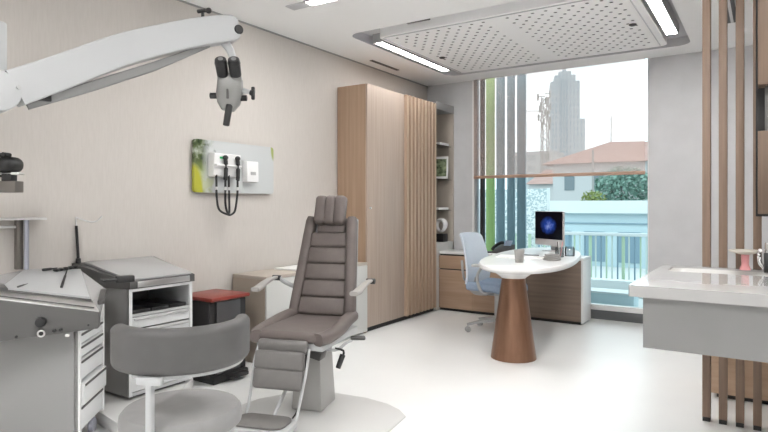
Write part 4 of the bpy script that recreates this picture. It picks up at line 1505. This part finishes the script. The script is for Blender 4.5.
bx(0.07, LX, 0.08, 1.06, 0.614, 0.634, bm=b)
obj('apron', b, M['apron'], t, 'darker grey apron panel')

t = thing('tap', 'black and chrome basin tap at the right edge of the stone counter', 'tap', (0.015, 3.60, ZT + 0.0005))
b = B()
box(b, (0, 0, 0.055), (0.05, 0.05, 0.11), 0.008, 2)
obj('tap_body', b, M['black'], t)
b = cyl(B(), (0, 0, 0.105), (0, 0, 0.16), 0.022, 0.020, 18, 0.004)
obj('tap_lever', b, M['chrome'], t)
b = tube(B(), [(-0.02, 0.0, 0.03), (-0.04, 0.0, 0.05), (-0.045, 0.0, 0.10), (-0.04, -0.02, 0.12)], 0.010, 10, 3)
obj('spout', b, M['chrome'], t)
o = obj('tap_flange', cyl(B(), (0, 0, 0), (0, 0, 0.006), 0.034, 0.034, 20), M['chrome'], t)

t = thing('soap_stand', 'cream soap dish on a pink stem standing on the stone counter', 'soap dish', (-0.095, 3.745, ZT + 0.0005))
b = B()
lathe(b, [(0.026, 0), (0.026, 0.006), (0.018, 0.03), (0.020, 0.085)], seg=20)
obj('stem', b, M['pink'], t, 'pink stem')
b = B()
lathe(b, [(0.03, 0.085), (0.078, 0.10), (0.08, 0.108), (0.07, 0.108), (0.05, 0.102)], seg=28)
obj('dish', b, M['cream'], t)

# tall wall cabinet at the right edge, above the counter
t = thing('wall_cabinet', 'tall wooden wall cabinet with a black niche above the counter at the right edge', 'cabinet', (-0.035, 3.52, 0))
b = bx(-0.010, 0.75, 0.12, 0.29, 1.19, H - 0.001)
obj('back_box', b, M['blackmatt'], t, 'black carcass')
obj('upper_door', bx(0, 0.75, 0.0, 0.119, 1.86, H - 0.001, 0.002), M['walnutdark'], t)
obj('lower_door', bx(0, 0.75, 0.0, 0.119, 1.205, 1.625, 0.002), M['walnutdark'], t)
b = bx(0.03, 0.75, 0.06, 0.119, 1.6255, 1.8595)
obj('niche_panel', b, M['darkgrey'], t)

# slat screen
t = thing('slat_screen', 'floor-to-ceiling screen of spaced walnut slats behind the stone counter', 'slat screen', (-0.289, 3.88, 0))
for k in range(7):
    x = 0.083 * k
    sl1 = obj('slat', bx(x - 0.0205, x + 0.0205, -0.035, 0.035, 0.025, H - 0.001, 0.002), M['slat'], t)
    obj('slat_base_shadow', bx(x - 0.0195, x + 0.0195, -0.034, 0.034, 0.0, 0.0249), M['blackmatt'], sl1)  # black block paints in the shadow at the slat's base

t = thing('wooden_counter', 'low wooden counter front seen between the slats under the stone counter', 'cabinet', (-0.30, 4.35, 0))
obj('front_panel', bx(0, 1.895, 0, 0.02, 0.03, 0.78, 0.002), M['walnutlow'], t)
obj('carcass', bx(0, 1.895, 0.02, 0.45, 0.03, 0.78), M['walnutlow'], t)
obj('plinth', bx(0.03, 1.895, 0.03, 0.45, 0, 0.0299), M['blackmatt'], t)

# ================================================================== outside
G = {}
G['paving'] = mat('paving', (0.511, 0.545, 0.545), 0.8)
G['ground'] = noisy('far_ground', (0.264, 0.290, 0.277), (0.330, 0.356, 0.343), (0.033, 0.033, 0.033), 2, 0.9)
G['fblue'] = mat('fin_blue_grey', (0.198, 0.290, 0.343), 0.5)
G['fgreen'] = mat('fin_green', (0.363, 0.528, 0.185), 0.5)
G['fpale'] = mat('fin_pale', (0.396, 0.436, 0.455), 0.5)
G['white'] = mat('exterior_white', (0.594, 0.635, 0.644), 0.7)
G['blue'] = mat('blue_grey_wall', (0.429, 0.545, 0.586), 0.6)
G['bluedk'] = mat('blue_glazing', (0.185, 0.277, 0.343), 0.3)
G['rail'] = mat('railing_pale', (0.511, 0.594, 0.561), 0.5)
G['railg'] = mat('railing_green', (0.413, 0.545, 0.396), 0.5)
G['screen'] = noisy('perforated_screen', (0.346, 0.429, 0.454), (0.660, 0.693, 0.693), (20, 20, 20), 2, 0.7, detail=1, lo=0.47, hi=0.53)
G['roof'] = noisy('red_roof_tiles', (0.343, 0.224, 0.198), (0.383, 0.264, 0.238), (0.5, 0.5, 4), 2, 0.8)
G['house'] = mat('house_wall', (0.436, 0.442, 0.449), 0.8)
G['hwin'] = mat('house_window', (0.145, 0.178, 0.198), 0.4)
G['grey'] = brickmat('grey_block', (0.330, 0.356, 0.370), (0.409, 0.429, 0.436), 1.6, 1.3, 0.35)
G['tower'] = brickmat('tower_glazing', (0.277, 0.363, 0.422), (0.396, 0.455, 0.488), 1.15, 2.0, 0.28)
G['tower2'] = brickmat('tower_core', (0.238, 0.323, 0.383), (0.330, 0.403, 0.442), 0.9, 2.0, 0.12)
G['mast'] = mat('mast_metal', (0.277, 0.277, 0.271), 0.6)
G['leaf'] = noisy('tree_leaves', (0.132, 0.238, 0.198), (0.224, 0.343, 0.290), (6, 6, 6), 2, 0.8)
G['leaf2'] = noisy('shrub_leaves', (0.185, 0.238, 0.066), (0.277, 0.317, 0.132), (6, 6, 6), 2, 0.8)
G['bark'] = mat('bark', (0.086, 0.066, 0.046), 0.9)

struct('terrace', bx(-14, 8, YB + 0.18, 16.0, -0.25, -0.02), G['paving'])
struct('city_ground', bx(-260, 120, 16.0, 320, -0.6, -0.3), G['ground'])

flab = ['narrow pale grey exterior fin behind the left end of the blind', 'yellow-green exterior fin behind the left part of the window', 'blue-grey exterior fin right next to the yellow-green one',
        'third exterior fin from the right, blue-grey', 'rightmost blue-grey exterior fin, beside the perforated screen']
flab[3] = 'blue-grey exterior fin second from the right'
for k, (x0, x1, m) in enumerate(((-3.36, -3.29, 'fpale'), (-3.13, -3.015, 'fgreen'), (-2.985, -2.875, 'fblue'), (-2.835, -2.735, 'fblue'), (-2.70, -2.585, 'fblue'))):
    t = thing('exterior_fin', flab[k], 'facade fin', ((x0 + x1) / 2, 7.3, -0.02), 0, 'exterior fins')
    w_ = (x1 - x0) / 2
    obj('fin_blade', bx(-w_, w_, -0.02, 0.02, 0.06, 3.1, 0.004), G[m], t)
    obj('fin_shoe', bx(-w_, w_, -0.03, 0.03, 0, 0.06), M['greymetal'], t)

# terrace kerb and railing
tag(obj('terrace_kerb', bx(-6, 3, 8.55, 8.75, -0.02, 0.20, 0.01), G['white']), 'low white kerb across the terrace outside the window', 'kerb')
t = thing('railing', 'terrace railing of pale and green upright bars outside the window', 'railing', (-5.2, 9.3, -0.02))
obj('top_rail', bx(0, 7.4, -0.04, 0.04, 0.80, 0.85, 0.006), G['white'], t)
obj('bottom_rail', bx(0, 7.4, -0.03, 0.03, 0.06, 0.10), G['white'], t)
for k in range(92):
    x = 0.05 + k * 0.08
    wd = 0.022 if k % 6 == 0 else 0.010
    obj('baluster', bx(x - wd, x + wd, -0.012, 0.012, 0.0, 0.80), G[('railg', 'rail', 'bluedk')[k % 3] if k % 6 else 'railg'], t)
t = thing('planter_box', 'blue planter box at the foot of the window outside', 'planter', (-1.62, 7.75, -0.02))
obj('planter_wall', bx(-0.40, 0.28, -0.15, 0.15, 0, 0.17, 0.008), G['blue'], t)
obj('planter_rim', bx(-0.41, 0.29, -0.16, 0.16, 0.17, 0.19), G['white'], t)
# perforated screen panel
t = thing('perforated_screen', 'tall white perforated screen panel on the terrace behind the computer', 'screen', (-3.75, 9.9, -0.02))
obj('screen_sheet', bx(-0.60, 0.62, -0.015, 0.015, 0.05, 1.55), G['screen'], t)
b = B()
for x in (-0.62, 0.64):
    bx(x - 0.02, x + 0.02, -0.02, 0.02, 0, 1.56, bm=b)
obj('screen_frame', b, G['white'], t)

# low building across
t = thing('low_building', 'long low blue-grey building with a white parapet beyond the railing', 'building', (-3.5, 12.6, -0.02))
obj('building_wall', bx(-7, 6, 0, 2.6, 0, 1.10), G['blue'], t)
obj('parapet', bx(-7, 6, -0.12, 0.12, 1.10, 1.36), G['white'], t)
obj('string_course', bx(-7, 6, -0.03, 0, 0.88, 0.90), G['bluedk'], t)
for k in range(18):
    x = -6.5 + k * 0.68
    obj('window', bx(x, x + 0.42, -0.015, 0, 0.10, 0.72), G['bluedk'], t)

# house with red roof
t = thing('house', 'white house with a red hipped roof beyond the window', 'house', (-9.2, 43.0, -0.3))
obj('house_wall', bx(-3.8, 4.0, -0.6, 4.0, 0, 4.55), G['house'], t)
b = B()
hexa(b, [(-4.6, -1.0, 4.5), (4.6, -1.0, 4.5), (4.6, 4.6, 4.5), (-4.6, 4.6, 4.5), (-0.2, 1.2, 6.10), (3.4, 1.2, 5.95), (3.4, 2.0, 5.95), (-0.2, 2.0, 6.10)])
obj('roof', b, G['roof'], t)
obj('chimney', bx(2.6, 3.4, 0.3, 1.0, 4.6, 6.5), G['house'], t)
for x in (-2.6, -0.6, 0.9, 2.4):
    obj('window', bx(x - 0.35, x + 0.35, -0.64, -0.6, 2.6, 3.7), G['hwin'], t)
obj('aerial', cyl(B(), (-0.2, 1.5, 6.0), (-0.2, 1.5, 8.0), 0.03, 0.03, 6), G['mast'], t)
t = thing('house', 'small house with a low red roof left of the tower base', 'house', (-17.4, 54.0, -0.3))
obj('house_wall', bx(-1.3, 1.9, -0.3, 3, 0, 3.5), G['house'], t)
b = hexa(B(), [(-1.6, -0.6, 3.5), (2.2, -0.6, 3.5), (2.2, 3.3, 3.5), (-1.6, 3.3, 3.5), (-0.2, 1.0, 4.9), (0.6, 1.0, 4.9), (0.6, 1.6, 4.9), (-0.2, 1.6, 4.9)])
obj('roof', b, G['roof'], t)
t = thing('office_block', 'grey office block behind the mast left of the tower', 'building', (-22.6, 68.0, -0.3))
obj('block_wall', bx(-3.2, 1.8, 0, 4, 0, 7.6), G['grey'], t)
obj('block_parapet', bx(-3.3, 1.9, -0.1, 4, 7.6, 7.9), G['house'], t)
# tower
t = thing('tower_block', 'tall pale blue glass high-rise tower seen through the window', 'building', (-57.7, 201, -0.3))
rt = R(20)
t.rotation_euler = (0, 0, rt)
obj('tower_shaft', bx(-4.7, 4.7, -4, 4, 0, 43.0), G['tower'], t)
obj('tower_core', bx(-1.6, 1.0, -4.5, -4, 0, 43.6), G['tower2'], t)
b = bx(-3.4, 3.4, -3.5, 3.5, 43.0, 45.2)
bx(-2.0, 2.0, -3, 3, 45.2, 46.6, bm=b)
bx(-0.6, 0.6, -1, 1, 46.6, 47.8, bm=b)
obj('tower_crown', b, G['tower'], t)
obj('tower_wing', bx(4.7, 6.3, -4, 4, 0, 30.3), G['tower'], t)
# telecom mast
t = thing('telecom_mast', 'lattice telecom mast with antennas left of the tower', 'mast', (-19.0, 59.3, -0.3))
b = B()
HM = 12.6
hwid = 0.36
for sx in (-1, 1):
    for sy in (-1, 1):
        cyl(b, (sx * hwid, sy * hwid, 0), (sx * hwid * 0.75, sy * hwid * 0.75, HM), 0.06, 0.05, 6)
for k in range(16):
    z0 = k * HM / 16
    z1 = z0 + HM / 16
    s_ = 1 if k % 2 else -1
    for sy in (-1, 1):
        cyl(b, (-hwid * s_, sy * hwid, z0), (hwid * s_, sy * hwid, z1), 0.035, 0.035, 5)
        cyl(b, (sy * hwid, -hwid * s_, z0), (sy * hwid, hwid * s_, z1), 0.035, 0.035, 5)
obj('lattice', b, G['mast'], t)
random.seed(3)
for k in range(14):
    a = k * 2.4
    z = 9.2 + 3.6 * (k / 14)
    r_ = 0.45 + 0.3 * random.random()
    b = bx(r_ * math.cos(a) - 0.08, r_ * math.cos(a) + 0.08, r_ * math.sin(a) - 0.07, r_ * math.sin(a) + 0.07, z, z + 0.65)
    cyl(b, (0, 0, z + 0.4), (r_ * math.cos(a), r_ * math.sin(a), z + 0.4), 0.04, 0.04, 5)
    obj('antenna', b, G['mast'], t)
b = B()
cyl(b, (-2.3, 0, 11.4), (-0.2, 0, 11.2), 0.04, 0.04, 5)
bx(-2.5, -2.1, -0.15, 0.15, 11.0, 11.7, bm=b)
obj('side_arm', b, G['mast'], t)


def foliage(c, s, n, leaf, seed):
    random.seed(seed)
    b = B()
    for k in range(n):
        while True:
            p = Vector((random.uniform(-1, 1), random.uniform(-1, 1), random.uniform(-1, 1)))
            if 0.35 < p.length < 1:
                break
        p = Vector((p.x * s[0], p.y * s[1], p.z * s[2])) + Vector(c)
        q = Matrix.Rotation(random.uniform(0, 6.3), 3, Vector((random.uniform(-1, 1), random.uniform(-1, 1), random.uniform(-1, 1))).normalized())
        l_ = leaf * random.uniform(0.6, 1.3)
        vs = [b.verts.new(p + q @ Vector(v)) for v in ((-l_, 0, 0), (0, -l_ * 0.5, 0.15 * l_), (l_, 0, 0), (0, l_ * 0.5, 0.15 * l_))]
        b.faces.new(vs)
    return b


def tree(name, lab, x, y, h, r, leafm, seed, leaf, n):
    t = thing(name, lab, 'tree' if name == 'tree' else 'shrub', (x, y, -0.3))
    b = B()
    cyl(b, (0, 0, 0), (0, 0, h - r * 0.6), 0.10 * r + 0.03, 0.05 * r + 0.02, 8)
    for k in range(4):
        a = k * 1.6
        cyl(b, (0, 0, h - r * 1.1), (r * 0.6 * math.cos(a), r * 0.6 * math.sin(a), h - r * 0.2), 0.04 * r + 0.01, 0.015, 6)
    obj('trunk', b, G['bark'], t)
    b = foliage((0, 0, h - r * 0.35), (r, r, r * 0.85), n, leaf, seed)
    obj('crown', b, G[leafm], t)


tree('tree', 'round dark green tree above the white parapet', -5.72, 29.6, 2.75, 1.35, 'leaf', 5, 0.13, 1700)
tree('shrub', 'yellowish green shrub left of the round tree', -4.95, 20.7, 1.85, 0.42, 'leaf2', 9, 0.06, 500)
b = cyl(B(), (0, 0, 0), (0, 0, 3.6), 0.05, 0.04, 8)
o = obj('lamp_post', b, G['mast'])
o.location = (-5.35, 22.3, -0.3)
tag(o, 'thin grey pole between the shrub and the round tree', 'pole')
